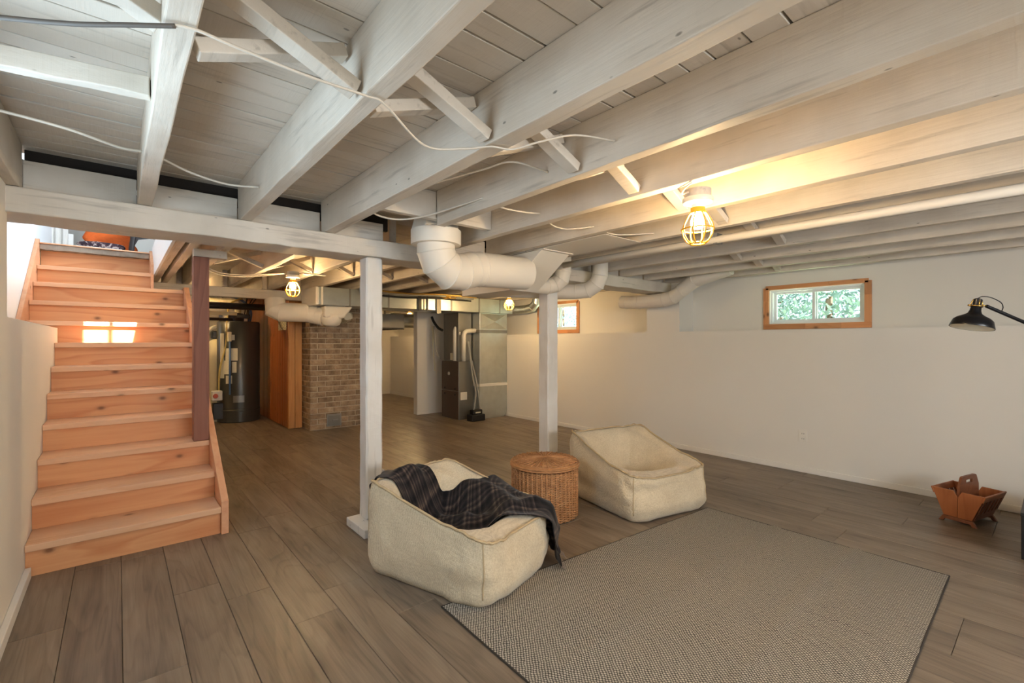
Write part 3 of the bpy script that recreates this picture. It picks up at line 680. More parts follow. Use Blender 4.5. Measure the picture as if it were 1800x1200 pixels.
MB().prism([(2.72, 1.592), (3.36, 1.592), (3.36, 1.742), (2.845, 1.742), (2.845, 1.852), (2.36, 1.852)], 2.28, 2.57).build('body', m_duct, td, bevel=.003)
MB().box(2.275, 2.58, 2.34, 2.40, 1.846, 1.853).build('flange', m_duct, td)
def small_duct(lab, base, pts, r, seams=True):
    t = thing('branch_duct', lab, 'duct', base)
    gored(pts, r, 'segment', m_duct, t, 26)
small_duct('white elbow duct touching the top of the far post, left of its twin', (2.9, 2.7, 1.6), [(2.89, 2.73, 2.05), (2.89, 2.73, 1.80), (2.885, 2.75, 1.73), (2.85, 2.79, 1.685), (2.78, 2.82, 1.668), (2.56, 2.84, 1.665)], .066)
small_duct('white elbow duct right of the far post, bending under the beam', (3.3, 2.7, 1.6), [(3.34, 2.70, 2.05), (3.34, 2.70, 1.80), (3.335, 2.735, 1.725), (3.31, 2.82, 1.672), (3.25, 2.92, 1.665), (3.12, 3.06, 1.665), (2.56, 3.22, 1.665)], .070)
small_duct('white duct rising along the right wall beside the window recess', (4.65, 2.9, 1.6), [(4.64, 3.42, 1.675), (4.64, 3.34, 1.665), (4.63, 3.16, 1.655), (4.63, 2.84, 1.662), (4.625, 2.73, 1.685), (4.61, 2.62, 1.75), (4.60, 2.47, 1.84), (4.60, 2.1, 1.93)], .076)
o = bpy.data.objects

# ------------------------------------------------------------------ utility end: trunk duct, chimney, panel wall, heater, furnace
mt = thing('metal_trunk', 'long galvanized rectangular trunk duct above the furnace and chimney', 'duct', (3.3, 6, 1.645))
MB().box(1.83, 4.88, 5.74, 6.30, 1.645, 1.858).build('body', m_steel, mt, bevel=.003)
MB().box(1.80, 1.83, 5.735, 6.305, 1.64, 1.858).build('end_cap', m_duct, mt, bevel=.003)
for xx in (1.86, 2.2, 2.72, 3.25, 3.7, 4.2, 4.6): MB().box(xx, xx+.022, 5.733, 6.306, 1.641, 1.857).build('drive_cleat', m_steel2 if xx > 2 else m_duct, mt)
for xx, wd in ((3.16, .05), (3.30, .015)): MB().box(xx, xx+wd, 5.722, 5.733, 1.63, 1.857).build('hanger', m_black, mt)
small = thing('round_duct', 'shiny galvanized elbow at the right end of the metal trunk', 'duct', (4.95, 5.6, 1.62))
pts = [(4.86, 5.95, 1.72), (4.93, 5.86, 1.715), (4.965, 5.72, 1.712), (4.97, 5.5, 1.715), (4.97, 5.36, 1.735), (4.97, 5.28, 1.80), (4.97, 5.26, 1.95)]
gored(pts, .066, 'segment', m_steel, small, 24)
# white utility duct under the trunk and its foil-wrapped branch
ud = thing('round_duct', 'white painted duct dipping under the trunk beside the brick chimney', 'duct', (1.9, 6, 1.4))
for pts, r in (([(1.50, 6.35, 1.72), (1.50, 6.32, 1.60), (1.56, 6.28, 1.565), (1.85, 6.12, 1.56)], .118), ([(1.80, 6.15, 1.56), (1.92, 6.08, 1.53), (1.99, 6.02, 1.505)], .113), ([(1.97, 6.02, 1.66), (1.98, 6.0, 1.50)], .02)):
    gored(pts, r, 'segment', m_duct, ud, 26)
MB().lathe([(.001, 0), (.06, .004), (.105, .03), (.125, .08), (.13, .16)], (2.06, 5.97, 1.385), 26).build('tee_cap', m_duct, ud, smooth='all')
MB().prism([(1.94, 1.50), (1.94, 1.645), (2.30, 1.645), (2.18, 1.49)], 5.85, 6.09, 'y').build('saddle', m_duct, ud, bevel=.02)
fo = MB(); rr = random.Random(4); prof = []
v = []; f = []
for i in range(7):
    for k in range(16):
        a = 2*PI*k/16; r_ = (.085 if 0 < i < 6 else .06)+rr.uniform(-.012, .012); v.append((2.33+r_*math.cos(a), 6.12+i*.062, 1.535+r_*math.sin(a)))
for i in range(6):
    for k in range(16): f.append((i*16+k, i*16+(k+1) % 16, i*16+16+(k+1) % 16, i*16+16+k))
f.append(tuple(range(16)))
o = fo.add(v, f).build('foil_duct', plain('crumpled_foil', (206, 204, 190), .3, .8, var=.1)); tag(o, 'crumpled foil-wrapped flue entering the brick chimney', 'duct')

CX0, CX1, CY0, CY1 = 1.965, 2.74, 6.50, 7.2
mb = MB().box(CX0+.008, CX1-.008, CY0+.008, CY1, 0, 1.855)
chim = tag(mb.build('chimney', m_mortar), 'exposed brown brick chimney between wood panelling and white post', 'chimney')
bl, bh, g = .198, .062, .011
def brickmesh(L):
    mbx = MB().box(0, L, 0, .03, 0, bh); me = bpy.data.meshes.new('brick'); b = .004
    v = [(0, 0.03, 0), (L, .03, 0), (L, .03, bh), (0, .03, bh), (0, .004, 0), (L, .004, 0), (L, .004, bh), (0, .004, bh), (b, 0, b), (L-b, 0, b), (L-b, 0, bh-b), (b, 0, bh-b)]
    f = [(8, 9, 10, 11)]
    for k in (0, 4):
        for q in range(4): f.append((k+q, k+(q+1) % 4, k+4+(q+1) % 4, k+4+q))
    me.from_pydata(v, [], f); me.materials.append(m_brick); return me
bms = {}
def getb(L):
    L = round(L, 2)
    if L not in bms: bms[L] = brickmesh(L)
    return bms[L]
rbk = random.Random(21); row = 0; z = .008
while z+bh < 1.855:
    for side in (0, 1):
        Lw = CX1-CX0 if side == 0 else CY1-CY0
        s_ = -(.105 if (row+side) % 2 else 0)
        while s_ < Lw-.03:
            a0 = max(s_, 0.0); a1 = min(s_+bl, Lw)
            if a1-a0 > .04:
                dp = rbk.uniform(-.003, .003)
                if side == 0: place(getb(a1-a0), 'brick', chim, (CX0+a0, CY0+dp, z))
                else: place(getb(a1-a0), 'brick', chim, (CX0+dp, CY0+a1, z), (0, 0, -PI/2))
            s_ += bl+g
    z += bh+g; row += 1
cd = thing('cleanout_door', 'small grey metal cleanout door low on the brick chimney', 'door', (2.28, 6.47, .02))
MB().box(2.18, 2.38, 6.482, 6.497, .035, .20).build('frame', m_steel2, cd, bevel=.004)
MB().box(2.20, 2.36, 6.474, 6.482, .05, .185).build('door', m_gsteel, cd, bevel=.003)
MB().box(2.25, 2.33, 6.462, 6.474, .112, .13).build('latch', m_steel2, cd, bevel=.003)

wp = MB().box(1.80, 1.90, 6.9, 9.5, 0, 1.98); wp = struct(wp, 'wall_panel', m_dark, 'varnished tongue-and-groove board wall beside the water heater')
yy = 6.87; rp = random.Random(2)
while yy < 9.48:
    wd = rp.choice([.085, .09, .1]); MB().box(1.782+rp.uniform(0, .002), 1.80, yy+.002, min(yy+wd, 9.5)-.002, .005, 1.97).build('board', m_panel, wp, bevel=.004, bseg=1); yy += wd
for a_, b_ in ((1.782, 1.862), (1.866, 1.955)): MB().box(a_, b_, 6.82, 6.868, .005, 1.82).build('stud', m_stud, wp, bevel=.003)
def mk_sheet():
    t = NT('printed_sheet'); v = t.coord((1, 30, 70)); n_ = t.noise(v, 1, 3)
    t.col(t.ramp(n_, [(.42, lin((150, 142, 110))), (.55, lin((226, 216, 176)))])); return t.fin(.7)
o = MB().box(1.772, 1.774, 6.90, 7.32, 1.36, 1.68).build('paper_sheet', mk_sheet()); tag(o, 'yellowed printed sheet pinned on the varnished board wall', 'paper')

wh = thing('water_heater', 'tall dark grey cylindrical water heater in the corner', 'water heater', (1.41, 8.12, 0))
hx, hy, hr = 1.41, 8.12, .285
MB().lathe([(hr-.01, 0), (hr, .01), (hr, .16), (hr+.004, .165), (hr+.004, .19), (hr, .195), (hr, 1.48), (hr-.012, 1.50), (.02, 1.505)], (hx, hy, 0), 40).build('tank', m_heater, wh, smooth=True)
MB().lathe([(.16, 1.505), (.165, 1.52), (.165, 1.60), (.15, 1.625), (.02, 1.63)], (hx-.10, hy-.03, 0), 22).build('blower', m_black, wh, smooth=True)
MB().box(hx-.07, hx+.12, hy-.20, hy-.02, 1.55, 1.61).build('blower_box', m_black, wh, bevel=.01)
MB().tube([(hx-.02, hy-.05, 1.62), (hx-.02, hy-.05, 1.74), (hx-.04, hy-.05, 1.79), (hx-.10, hy-.05, 1.80), (hx-.5, hy-.02, 1.80)], .045, 16).build('vent_pipe', m_cream, wh, smooth='all')
A = math.atan2(-hy, -hx)          # direction from the heater to the viewer's side of the room
MB().cylpatch((hx, hy), hr+.005, A-.62, A-.05, .92, 1.10).build('label_plate', m_label, wh)
MB().cylpatch((hx, hy), hr+.005, A-.72, A-.35, .72, .92).build('label_plate', m_label, wh); MB().cylpatch((hx, hy), hr+.005, A-.30, A-.10, .74, .90).build('label_plate', m_label, wh)
MB().cylpatch((hx, hy), hr+.005, A-.60, A-.30, .58, .70).build('label_plate', m_label, wh); MB().cylpatch((hx, hy), hr+.006, A-.95, A-.70, .66, 1.32).build('label_plate', m_label, wh)
MB().cylpatch((hx, hy), hr+.006, A-.25, A+.25, .30, .40).build('access_cover', m_gsteel, wh); MB().cylpatch((hx, hy), hr+.007, A-.35, A-.18, 1.22, 1.30).build('label_plate', m_label, wh)
px = hx+(hr+.02)*math.cos(A-.38); py = hy+(hr+.02)*math.sin(A-.38)
MB().tube([(px, py, 1.30), (px, py, .42)], .014, 10).build('discharge_pipe', m_blue, wh, smooth='all'); MB().box(px-.03, px+.02, py-.03, py+.02, 1.20, 1.34).build('relief_valve', m_cream, wh, bevel=.008)
px = hx+(hr+.05)*math.cos(A-.95); py = hy+(hr+.05)*math.sin(A-.95)
gv = MB().box(px-.07, px+.06, py-.06, py+.05, .34, .48).build('gas_valve', m_pvc, wh, bevel=.01)
MB().lathe([(.03, 0), (.034, .02), (.03, .035)], (px-.03, py-.06, .41), 14, Matrix.Rotation(PI/2, 3, 'X')).build('knob', m_red, gv, smooth=True)
MB().box(px-.05, px+.20, py-.02, py+.10, .06, .30).build('burner_box', m_black, wh, bevel=.01)
for k, (dx, mat) in enumerate(((.13, m_blue), (.155, m_blue))):
    o = MB().tube(catmull([(hx+dx, hy, 1.50), (hx+dx+.015, hy, 1.66), (hx+dx-.06, hy+.02, 1.80), (hx+dx-.20, hy+.02, 1.87), (hx+dx-.4, hy+.1, 1.88)], 6), .012, 8).build('water_tube', mat, smooth='all')
    tag(o, ('outer', 'inner')[1-k]+' blue plastic tube arching over the water heater', 'tube', 'blue tubes over the heater')
for k, (a_, b_) in enumerate((((hx+.05, 1.60), (hx+.09, 1.86)), ((hx+.08, 1.60), (hx+.17, 1.86)), ((hx+.10, 1.60), (hx+.22, 1.86)))):
    o = MB().tube(catmull([(a_[0], hy-.15, a_[1]), (a_[0]+.02, hy-.12, 1.72), (b_[0], hy-.1, b_[1])], 6), .008, 6).build('power_cord', m_black, smooth='all')
    tag(o, ('leftmost', 'middle', 'rightmost')[k]+' of three black cords hanging over the heater top', 'cord', 'black cords over the heater')
o = MB().tube(catmull([(1.13, 7.98, .42), (1.14, 7.95, .80), (1.21, 7.92, 1.15), (1.23, 7.92, 1.55), (1.26, 7.95, 1.74), (1.36, 8.0, 1.82), (1.45, 8.1, 1.85)], 8), .013, 8).build('hose', m_yel, smooth='all'); tag(o, 'yellowish hose climbing left of the water heater', 'hose')
sf = thing('softener_tank', 'slim cream water softener tank left of the heater', 'tank', (1.13, 8.24, 0))
MB().lathe([(.09, 0), (.105, .03), (.105, 1.12), (.085, 1.20), (.04, 1.24)], (1.13, 8.24, 0), 24).build('body', m_cream, sf, smooth=True)
MB().box(1.07, 1.19, 8.17, 8.31, 1.24, 1.36).build('control_head', m_black, sf, bevel=.015)
MB().tube(catmull([(1.02, 8.2, 1.30), (1.05, 8.18, 1.38), (1.12, 8.16, 1.42), (1.22, 8.15, 1.41)], 5), .03, 10).build('bypass', m_clear, sf, smooth='all')
o = MB().lathe([(.12, 0), (.13, .02), (.13, .96), (.12, .99), (.02, 1.0)], (.97, 8.42, 0), 20).build('brine_tank', m_black, smooth=True, bevel=0); tag(o, 'black plastic tank behind the cream softener tank', 'tank')
for k, (z_, r_, m_, lab) in enumerate(((1.685, .045, m_black, 'thick black drain pipe under the short rear beam'), (1.60, .025, m_cream, 'cream pipe below the black drain pipe'), (1.53, .022, m_black, 'thin black pipe left of the heater top'))):
    o = MB().tube([(XL+.001, 7.3+.3*k, z_), (1.70 if k == 0 else 1.28, 7.2+.3*k, z_-.01)], r_, 12).build('pipe', m_, smooth='all'); tag(o, lab, 'pipe')

fu = thing('furnace', 'brown and grey gas furnace with white vent pipes near the right wall', 'furnace', (4.1, 6.1, 0))
MB().box(3.972, 4.245, 5.94, 6.42, 0, .90).build('cabinet', m_gsteel, fu, bevel=.006)
dr = MB().box(3.962, 3.972, 5.945, 6.415, .44, .895).build('upper_door', m_dsteel, fu, bevel=.003)
MB().box(3.962, 3.972, 5.945, 6.415, .01, .43).build('lower_door', m_dsteel, fu, bevel=.003)
MB().lathe([(.028, 0), (.028, .006)], (3.962, 6.20, .70), 18, Matrix.Rotation(-PI/2, 3, 'Y')).build('badge', m_pvc, dr)
for yy in (6.02, 6.32):
    for zz in (.47, .38): MB().lathe([(.016, 0), (.016, .008)], (3.962, yy, zz), 12, Matrix.Rotation(-PI/2, 3, 'Y')).build('latch', m_black, fu)
MB().box(3.99, 4.235, 5.98, 6.40, .902, 1.644).build('coil_case', m_steel2, fu, bevel=.004)
MB().box(3.985, 4.0, 6.05, 6.2, .91, 1.02).build('rating_label', m_label, fu)
for x_, y_, zt_ in ((3.99, 6.13, 1.43), (4.03, 5.955, 1.36)):
    MB().tube([(x_, y_-.06, .90), (x_, y_-.06, zt_-.07), (x_+.015, y_-.06, zt_-.025), (x_+.06, y_-.06, zt_), (x_+.22, y_-.06, zt_+.01)], .034, 14).build('vent_pipe', m_pvc, fu, smooth='all')
MB().lathe([(.022, 0), (.03, .02), (.02, .05)], (4.02, 6.0, 1.30), 12).build('vent_fitting', m_pvc, fu, smooth=True)
MB().box(4.0, 4.12, 5.93, 5.942, .30, .42).build('junction_box', m_pvc, fu, bevel=.004)
MB().tube(catmull([(3.95, 6.7, 1.60), (3.94, 6.62, 1.52), (3.95, 6.5, 1.42), (3.98, 6.42, 1.38)], 5), .022, 10).build('line_set', m_black, fu, smooth='all')
MB().tube(catmull([(3.93, 6.60, 1.45), (3.93, 6.56, 1.15), (3.94, 6.50, .98), (3.95, 6.45, .93)], 5), .013, 8).build('line_set', m_clear, fu, smooth='all')
MB().tube(catmull([(3.93, 6.64, 1.45), (3.93, 6.62, 1.05), (3.94, 6.60, .80), (3.94, 6.60, .72)], 5), .011, 8).build('line_set', m_cream, fu, smooth='all')
rp_ = thing('return_plenum', 'large shiny galvanized return duct standing by the right wall', 'duct', (4.55, 5.9, 0))
MB().prism([(4.25, .06), (4.29, .02), (4.35, .0), (4.73, 0), (4.78, .04), (4.795, .12), (4.795, 1.644), (4.25, 1.644)], 5.78, 6.08, 'y').build('body', m_steel, rp_, bevel=.003)
for za in (.50, 1.335): MB().box(4.244, 4.798, 5.772, 6.085, za, za+.045).build('joint_band', m_steel2 if za > 1 else m_pvc, rp_, bevel=.004)
MB().add([(4.27, 5.776, 1.40), (4.78, 5.776, 1.40), (4.78, 5.776, 1.63), (4.27, 5.776, 1.63), (4.52, 5.745, 1.51)], [(0, 1, 4), (1, 2, 4), (2, 3, 4), (3, 0, 4)]).build('cross_break_panel', m_steel, rp_)
MB().add([(4.27, 5.778, .56), (4.78, 5.778, .56), (4.78, 5.778, 1.32), (4.27, 5.778, 1.32), (4.52, 5.766, .94)], [(0, 1, 4), (1, 2, 4), (2, 3, 4), (3, 0, 4)]).build('cross_break_panel', m_steel, rp_)
cp = thing('condensate_pump', 'small black condensate pump on the floor before the furnace', 'pump', (4.15, 5.72, 0))
MB().box(4.02, 4.27, 5.66, 5.80, 0, .10).build('tank', m_black, cp, bevel=.012); MB().box(4.06, 4.23, 5.68, 5.78, .10, .17).build('motor', m_black, cp, bevel=.01); MB().box(4.10, 4.19, 5.676, 5.68, .12, .14).build('label_plate', m_label, cp)
for k, (x0, xe, lab) in enumerate(((4.12, 4.10, 'left grey drain tube looping from furnace to pump'), (4.13, 4.22, 'right grey drain tube looping from furnace to pump'))):
    o = MB().tube(catmull([(x0, 5.91, 1.20), (x0+.03, 5.89, .95), (4.17+.05*k, 5.85, .65), (4.19+.05*k, 5.80, .40), (xe, 5.73, .17)], 7), .012, 8).build('drain_tube', m_clear, smooth='all'); tag(o, lab, 'tube')
rh = thing('return_hood', 'slanted dark sheet-metal hood with round duct left of the partition', 'duct', (3.4, 7.3, 1.3))
MB().prism([(7.0, 1.64), (7.75, 1.64), (7.75, 1.60), (7.05, 1.40), (6.98, 1.42)], 3.15, 3.60).build('hood', m_steel2, rh)
for xx in (3.2, 3.54): MB().box(xx, xx+.02, 7.6, 7.62, 1.63, ZD).build('strap', m_steel2, rh)
MB().tube([(3.45, 7.15, 1.55), (4.4, 7.15, 1.55)], .12, 24).build('round_duct', m_steel, rh, smooth=True)
MB().prism([(7.10, 1.40), (8.2, 1.40), (8.2, 1.62), (7.5, 1.62)], 3.62, 3.66).build('side_sheet', m_dark, rh)
o = MB().box(3.62, 4.32, 6.68, 6.95, 1.718, 1.735).build('cap_board', m_steel2); tag(o, 'thin metal sheet lying on top of the partition', 'sheet')
# runs of small pipe and wire over the trunk, insulation tuft
for k, (yy, zz, r_, m_, lab) in enumerate(((5.60, 1.83, .018, m_steel2, 'front grey pipe above the metal trunk'), (5.66, 1.80, .012, m_black, 'thin black gas line above the metal trunk'), (5.52, 1.84, .012, m_brass, 'thin copper line above the metal trunk'))):
    o = MB().tube(catmull([(2.4, yy, zz), (2.9, yy+.01, zz-.012), (3.4, yy-.01, zz+.006), (4.0, yy, zz)], 5), r_, 8).build('pipe', m_, smooth='all'); tag(o, lab, 'pipe')
v = []; f = []; mb = MB(); rr = random.Random(6)
for i in range(8):
    for k in range(12):
        a = 2*PI*k/12; r_ = .055*math.sin(PI*(i+.4)/8)*(1+rr.uniform(-.35, .35)); v.append((3.42+.045*i, 5.62+r_*math.cos(a), 1.835+.6*r_*math.sin(a)))
for i in range(7):
    for k in range(12): f.append((i*12+k, i*12+(k+1) % 12, i*12+12+(k+1) % 12, i*12+12+k))
o = mb.add(v, f).build('insulation_tuft', m_foam); tag(o, 'tuft of yellow insulation poking out above the metal trunk', 'insulation')
o = MB().box(3.45, 3.52, 5.715, 5.72, 1.60, 1.82).build('paper_tag', m_label); tag(o, 'small white paper tag hanging on the metal trunk', 'tag')

# ------------------------------------------------------------------ wall outlet
ot = thing('wall_outlet', 'white double power outlet low on the right wall', 'outlet', (XR, 1.525, .27))
MB().box(XR-.006, XR-.0003, 1.49, 1.56, .275, .39).build('cover_plate', m_outlet, ot, bevel=.003)
for zz in (.305, .352):
    r_ = MB().box(XR-.009, XR-.006, 1.507, 1.543, zz-.015, zz+.017).build('receptacle', m_outlet, ot, bevel=.003)
    for yy in (1.516, 1.531): MB().box(XR-.0095, XR-.009, yy, yy+.003, zz-.002, zz+.009).build('slot', m_black, r_)

# ------------------------------------------------------------------ rug
RC = [Vector((1.075, .33, 0)), Vector((3.235, .365, 0)), Vector((3.235, 1.64, 0)), Vector((1.115, 1.805, 0))]
mb = MB(); nu, nv = 90, 60; v = []; f = []; uv = []
def rugz(x, y): return .0065+  .007*math.exp(-((y-.76-.03*math.sin(x*3))/.016)**2)+.005*math.exp(-((y-1.18)/.02)**2)+.002*math.exp(-((x-2.35)/.02)**2)+.0012*noise.noise((x*3, y*3, 1))
for i in range(nu+1):
    for j in range(nv+1):
        a = RC[0].lerp(RC[1], i/nu); b = RC[3].lerp(RC[2], i/nu); p = a.lerp(b, j/nv)
        v.append((p.x, p.y, rugz(p.x, p.y))); uv.append((p.x, p.y))
for i in range(nu):
    for j in range(nv): k = i*(nv+1)+j; f.append((k, k+nv+1, k+nv+2, k+1))
ring = [i*(nv+1) for i in range(nu+1)]+[nu*(nv+1)+j for j in range(1, nv+1)]+[i*(nv+1)+nv for i in range(nu-1, -1, -1)]+[j for j in range(nv-1, 0, -1)]
n0 = len(v)
for k in ring: v.append((v[k][0], v[k][1], .0003)); uv.append(uv[k])
for q in range(len(ring)): q2 = (q+1) % len(ring); f.append((ring[q], n0+q, n0+q2, ring[q2]))
mb.v = v; mb.f = f; mb.uv = uv
rug = mb.build('area_rug', m_rug, smooth=True); tag(rug, 'flatwoven cream and charcoal rug with fold creases on the floor', 'rug')
m_bind = plain('rug_binding', (60, 54, 48), .9)
pb = [RC[0], RC[1], RC[2], RC[3]]; edge = []
for k in range(4):
    for q in range(20): edge.append(pb[k].lerp(pb[(k+1) % 4], q/20)+Vector((0, 0, .004)))
MB().tube(edge, .0038, 6, closed=True).build('binding', m_bind, rug, smooth='all')

# ------------------------------------------------------------------ beanbags
def sgp(a, e): return math.copysign(abs(a)**e, a)
class Bag:
    def __init__(s, c, ang, hw, hd, zf_, zb_, seed):
        s.c = Vector((c[0], c[1], 0)); s.R = Matrix.Rotation(ang, 3, 'Z'); s.hw = hw; s.hd = hd; s.zf = zf_; s.zb = zb_; s.sd = seed
    def W(s, x, y, z): return s.c+s.R @ Vector((x, y, z))
    def rim(s, x, y):
        t = (y/s.hd+1)/2; t = max(0, min(1, t)); z = s.zf+(s.zb-s.zf)*(t**2.4)
        c = max(0, abs(x)/s.hw-.55)/.45; z += (.022*c*c+.055*c**6)*(.25+.75*t)                       # corners stand up
        return z-.012*math.cos(x/s.hw*PI/2)*(1-t)
    def top(s, x, y):
        nx = abs(x)/s.hw; ny = (y-.04)/s.hd; ny = abs(ny)*(1.0 if ny < 0 else 1.06)
        rho = (nx**3.2+ny**3.2)**(1/3.2)
        z = s.rim(x, y); k = max(0, min(1, (.88-rho)/.42)); k = k*k*(3-2*k)
        ty = (y/s.hd+1)/2
        dep = .06+.20*ty
        roll = .026*math.exp(-((rho-.72)/.14)**2)
        z = z-dep*k+roll*(.5+.5*ty)
        if y > 0: z -= .030*math.exp(-((nx-ny*.9)/.075)**2)*4*k*(1-k)
        z += .012*noise.noise((x*7+s.sd, y*7, 2))*(1-k*.3)+.005*noise.noise((x*19+s.sd, y*19, 4))
        return z
    def build(s, lab):
        t = thing('beanbag_chair', lab, 'beanbag', (s.c.x, s.c.y, .008), 'linen beanbag chairs')
        n = 128; E = 2/7.5; th = [2*PI*k/n+PI/n for k in range(n)]
        per = [(sgp(math.cos(a), E)*s.hw, sgp(math.sin(a), E)*s.hd) for a in th]
        v = []; f = []; uvs = []
        S = 16
        def side(k, u):
            x, y = per[k]; zr = s.rim(x, y); bul = 1+.085*math.sin(PI*(u**.75))**.9-.02*(1-u)**4
            cor = (abs(x)/s.hw)*(abs(y)/s.hd); bul -= .03*cor*math.sin(PI*u)
            d = .026*noise.noise((x*5+s.sd, y*5, u*2.2))+.014*noise.noise((x*13+s.sd, y*13, u*5))+.005*math.sin(u*16+8*noise.noise((x*4, y*4, s.sd)))*cor*(1-u)
            r = math.hypot(x, y); kx = bul+d/r
            z = u*zr+.006*noise.noise((x*9, y*9, 5+s.sd))*(u > .02 and u < .98)
            return (x*kx, y*kx, .009+max(0, z-.0)*(1-.009/max(.1, zr)))
        v.append(s.W(0, 0, .009))
        for k in range(n): x, y, z = side(k, 0); v.append(s.W(x*.6, y*.6, .009))
        for u in range(S+1):
            for k in range(n): x, y, z = side(k, (u/S)**.9); v.append(s.W(x, y, z if u else .009))
        TR = 22
        for q in range(1, TR):
            w_ = 1-q/TR
            for k in range(n):
                x, y, _ = side(k, 1); x *= w_; y *= w_
                zz = s.top(x, y); e0 = min(1, q/2.2); zr = s.rim(*per[k])
                v.append(s.W(x, y, zr*(1-e0)+zz*e0))
        v.append(s.W(0, 0, s.top(0, 0)))
        rings = 1+S+1+TR-1
        for k in range(n): f.append((0, 1+(k+1) % n, 1+k))
        for r in range(rings-1):
            for k in range(n): f.append((1+r*n+k, 1+r*n+(k+1) % n, 1+(r+1)*n+(k+1) % n, 1+(r+1)*n+k))
        L = len(v)-1; b = 1+(rings-1)*n
        for k in range(n): f.append((b+k, b+(k+1) % n, L))
        MB().add(v, f).build('cover', m_linen, t, smooth='all')
        rp = []
        for k in range(n):
            x, y, z = side(k, 1); rp.append(s.W(x*1.008, y*1.008, z+.003+.010*noise.noise((k*.35, s.sd, 0))))
        MB().tube(rp, .0066, 6, closed=True).build('seam_piping', m_pipe, t, smooth='all')
        for c0 in (PI/4, 3*PI/4, 5*PI/4, 7*PI/4):
            k = min(range(n), key=lambda q: abs(th[q]-c0)); pts = []
            for u in range(2, S+1): x, y, z = side(k, (u/S)**.9); pts.append(s.W(x*1.002, y*1.002, z))
            MB().tube(pts, .0030, 6).build('corner_seam', m_pipe, t, smooth='all')
        return t
bag1 = Bag((1.388, 2.078), math.radians(16.6), .293, .395, .305, .445, 1.7)
bag1.build('oatmeal linen beanbag chair with a dark plaid throw over it')
bag2 = Bag((2.985, 2.09), math.radians(-12.7), .35, .385, .30, .475, 9.3)
bag2.build('empty oatmeal linen beanbag chair nearest the right wall')

# ------------------------------------------------------------------ plaid throw draped over the first beanbag
B = bag1
ctl = [  # (left edge, right edge) local points; z None = lie on the bag, number = height
 ((-.15, .44, .26), (.13, .45, .26)), ((-.18, .405, .41), (.12, .41, .42)), ((-.16, .34, None), (.14, .35, None)), ((-.11, .22, None), (.16, .26, None)),
 ((-.10, .08, None), (.20, .19, None)), ((-.10, -.05, None), (.25, .14, None)), ((-.05, -.17, None), (.265, .08, None)), ((.02, -.26, None), (.30, .01, None)),
 ((.07, -.33, None), (.335, -.06, .36)), ((.11, -.378, None), (.365, -.11, .32)), ((.17, -.44, .27), (.385, -.16, .22)), ((.22, -.465, .14), (.40, -.22, .14)), ((.25, -.485, .02), (.43, -.28, .04))]
NS, NTT = 84, 26
Ls = catmull([Vector((a[0], a[1], -1 if a[2] is None else a[2])) for a, b in ctl], 7); Rs = catmull([Vector((b[0], b[1], -1 if b[2] is None else b[2])) for a, b in ctl], 7)
# heights: replace 'on the bag' by the bag surface
def hz(p, q):
    x, y = p.x, p.y; i0 = min(len(ctl)-1, q/7); k = int(i0); fr = i0-k
    def hh(c): return c[2] if c[2] is not None else max(B.top(c[0], c[1]), .05)
    return k, fr
def edgez(side, q):
    k = min(len(ctl)-2, q//7); fr = (q-k*7)/7; a = ctl[k][side]; b = ctl[k+1][side]
    za = a[2] if a[2] is not None else B.top(a[0], a[1])+.012; zb = b[2] if b[2] is not None else B.top(b[0], b[1])+.012
    return za+(zb-za)*fr
v = []; uvs = []; f = []; nq = len(Ls)
for q in range(nq):
    zl = edgez(0, q); zr = edgez(1, q); s_ = q/(nq-1)
    for j in range(NTT+1):
        t_ = j/NTT; x = Ls[q].x*(1-t_)+Rs[q].x*t_; y = Ls[q].y*(1-t_)+Rs[q].y*t_; z = zl*(1-t_)+zr*t_
        rho = ((abs(x)/B.hw)**6+(abs(y)/B.hd)**6)**(1/6)
        fold = (.5+.5*math.sin(t_*12+6*noise.noise((s_*3, t_*1.5, 3))+s_*3))**1.5*.040*(.3+.7*math.sin(PI*min(1, t_*1.02)))
        fold += .020*(.5+.5*math.sin(s_*22+t_*6+5*noise.noise((s_*5, t_*3, 8))))*math.sin(PI*t_)
        mound = .050*math.exp(-((s_-.52)/.14)**2-((t_-.60)/.32)**2)
        if rho <= .97: px, py = x, y; z = max(B.top(x, y)+.009, z if s_ < .12 else 0)+fold+mound
        else:
            kk = max(rho, 1.0+.17*min(1, (rho-.97)/.06))/rho; d = Vector((x, y, 0)).normalized()
            px = x*kk+d.x*fold*.8; py = y*kk+d.y*fold*.8; z = min(z, B.rim(max(-B.hw, min(B.hw, x)), max(-B.hd, min(B.hd, y)))+.03)+.2*fold
            if rho*kk < 1.12: z = max(z, B.rim(max(-B.hw, min(B.hw, x)), max(-B.hd, min(B.hd, y)))+.014)
        v.append(B.W(px, py, max(.012, z))); uvs.append((t_, s_*1.0))
for q in range(nq-1):
    for j in range(NTT): k = q*(NTT+1)+j; f.append((k, k+NTT+1, k+NTT+2, k+1))
mb = MB(); mb.v = [tuple(p) for p in v]; mb.f = f; mb.uv = uvs
thr = mb.build('throw_blanket', m_plaid, smooth='all', subsurf=1, solid=.006); tag(thr, 'dark grey and brown plaid wool throw draped over a beanbag', 'blanket')
mbf = MB(); rr = random.Random(8); last = [(nq-1)*(NTT+1)+j for j in range(NTT+1)]
for k in last:
    for _ in range(2):
        p = Vector(v[k])+Vector((rr.uniform(-.004, .004), rr.uniform(-.004, .004), 0)); d = (B.R @ Vector((.5, -.8, 0)))*rr.uniform(.02, .04)
        mbf.tube([p, p+d*.5+Vector((rr.uniform(-.006, .006), rr.uniform(-.006, .006), -.004)), Vector(((p+d).x, (p+d).y, .011))], .0013, 4)
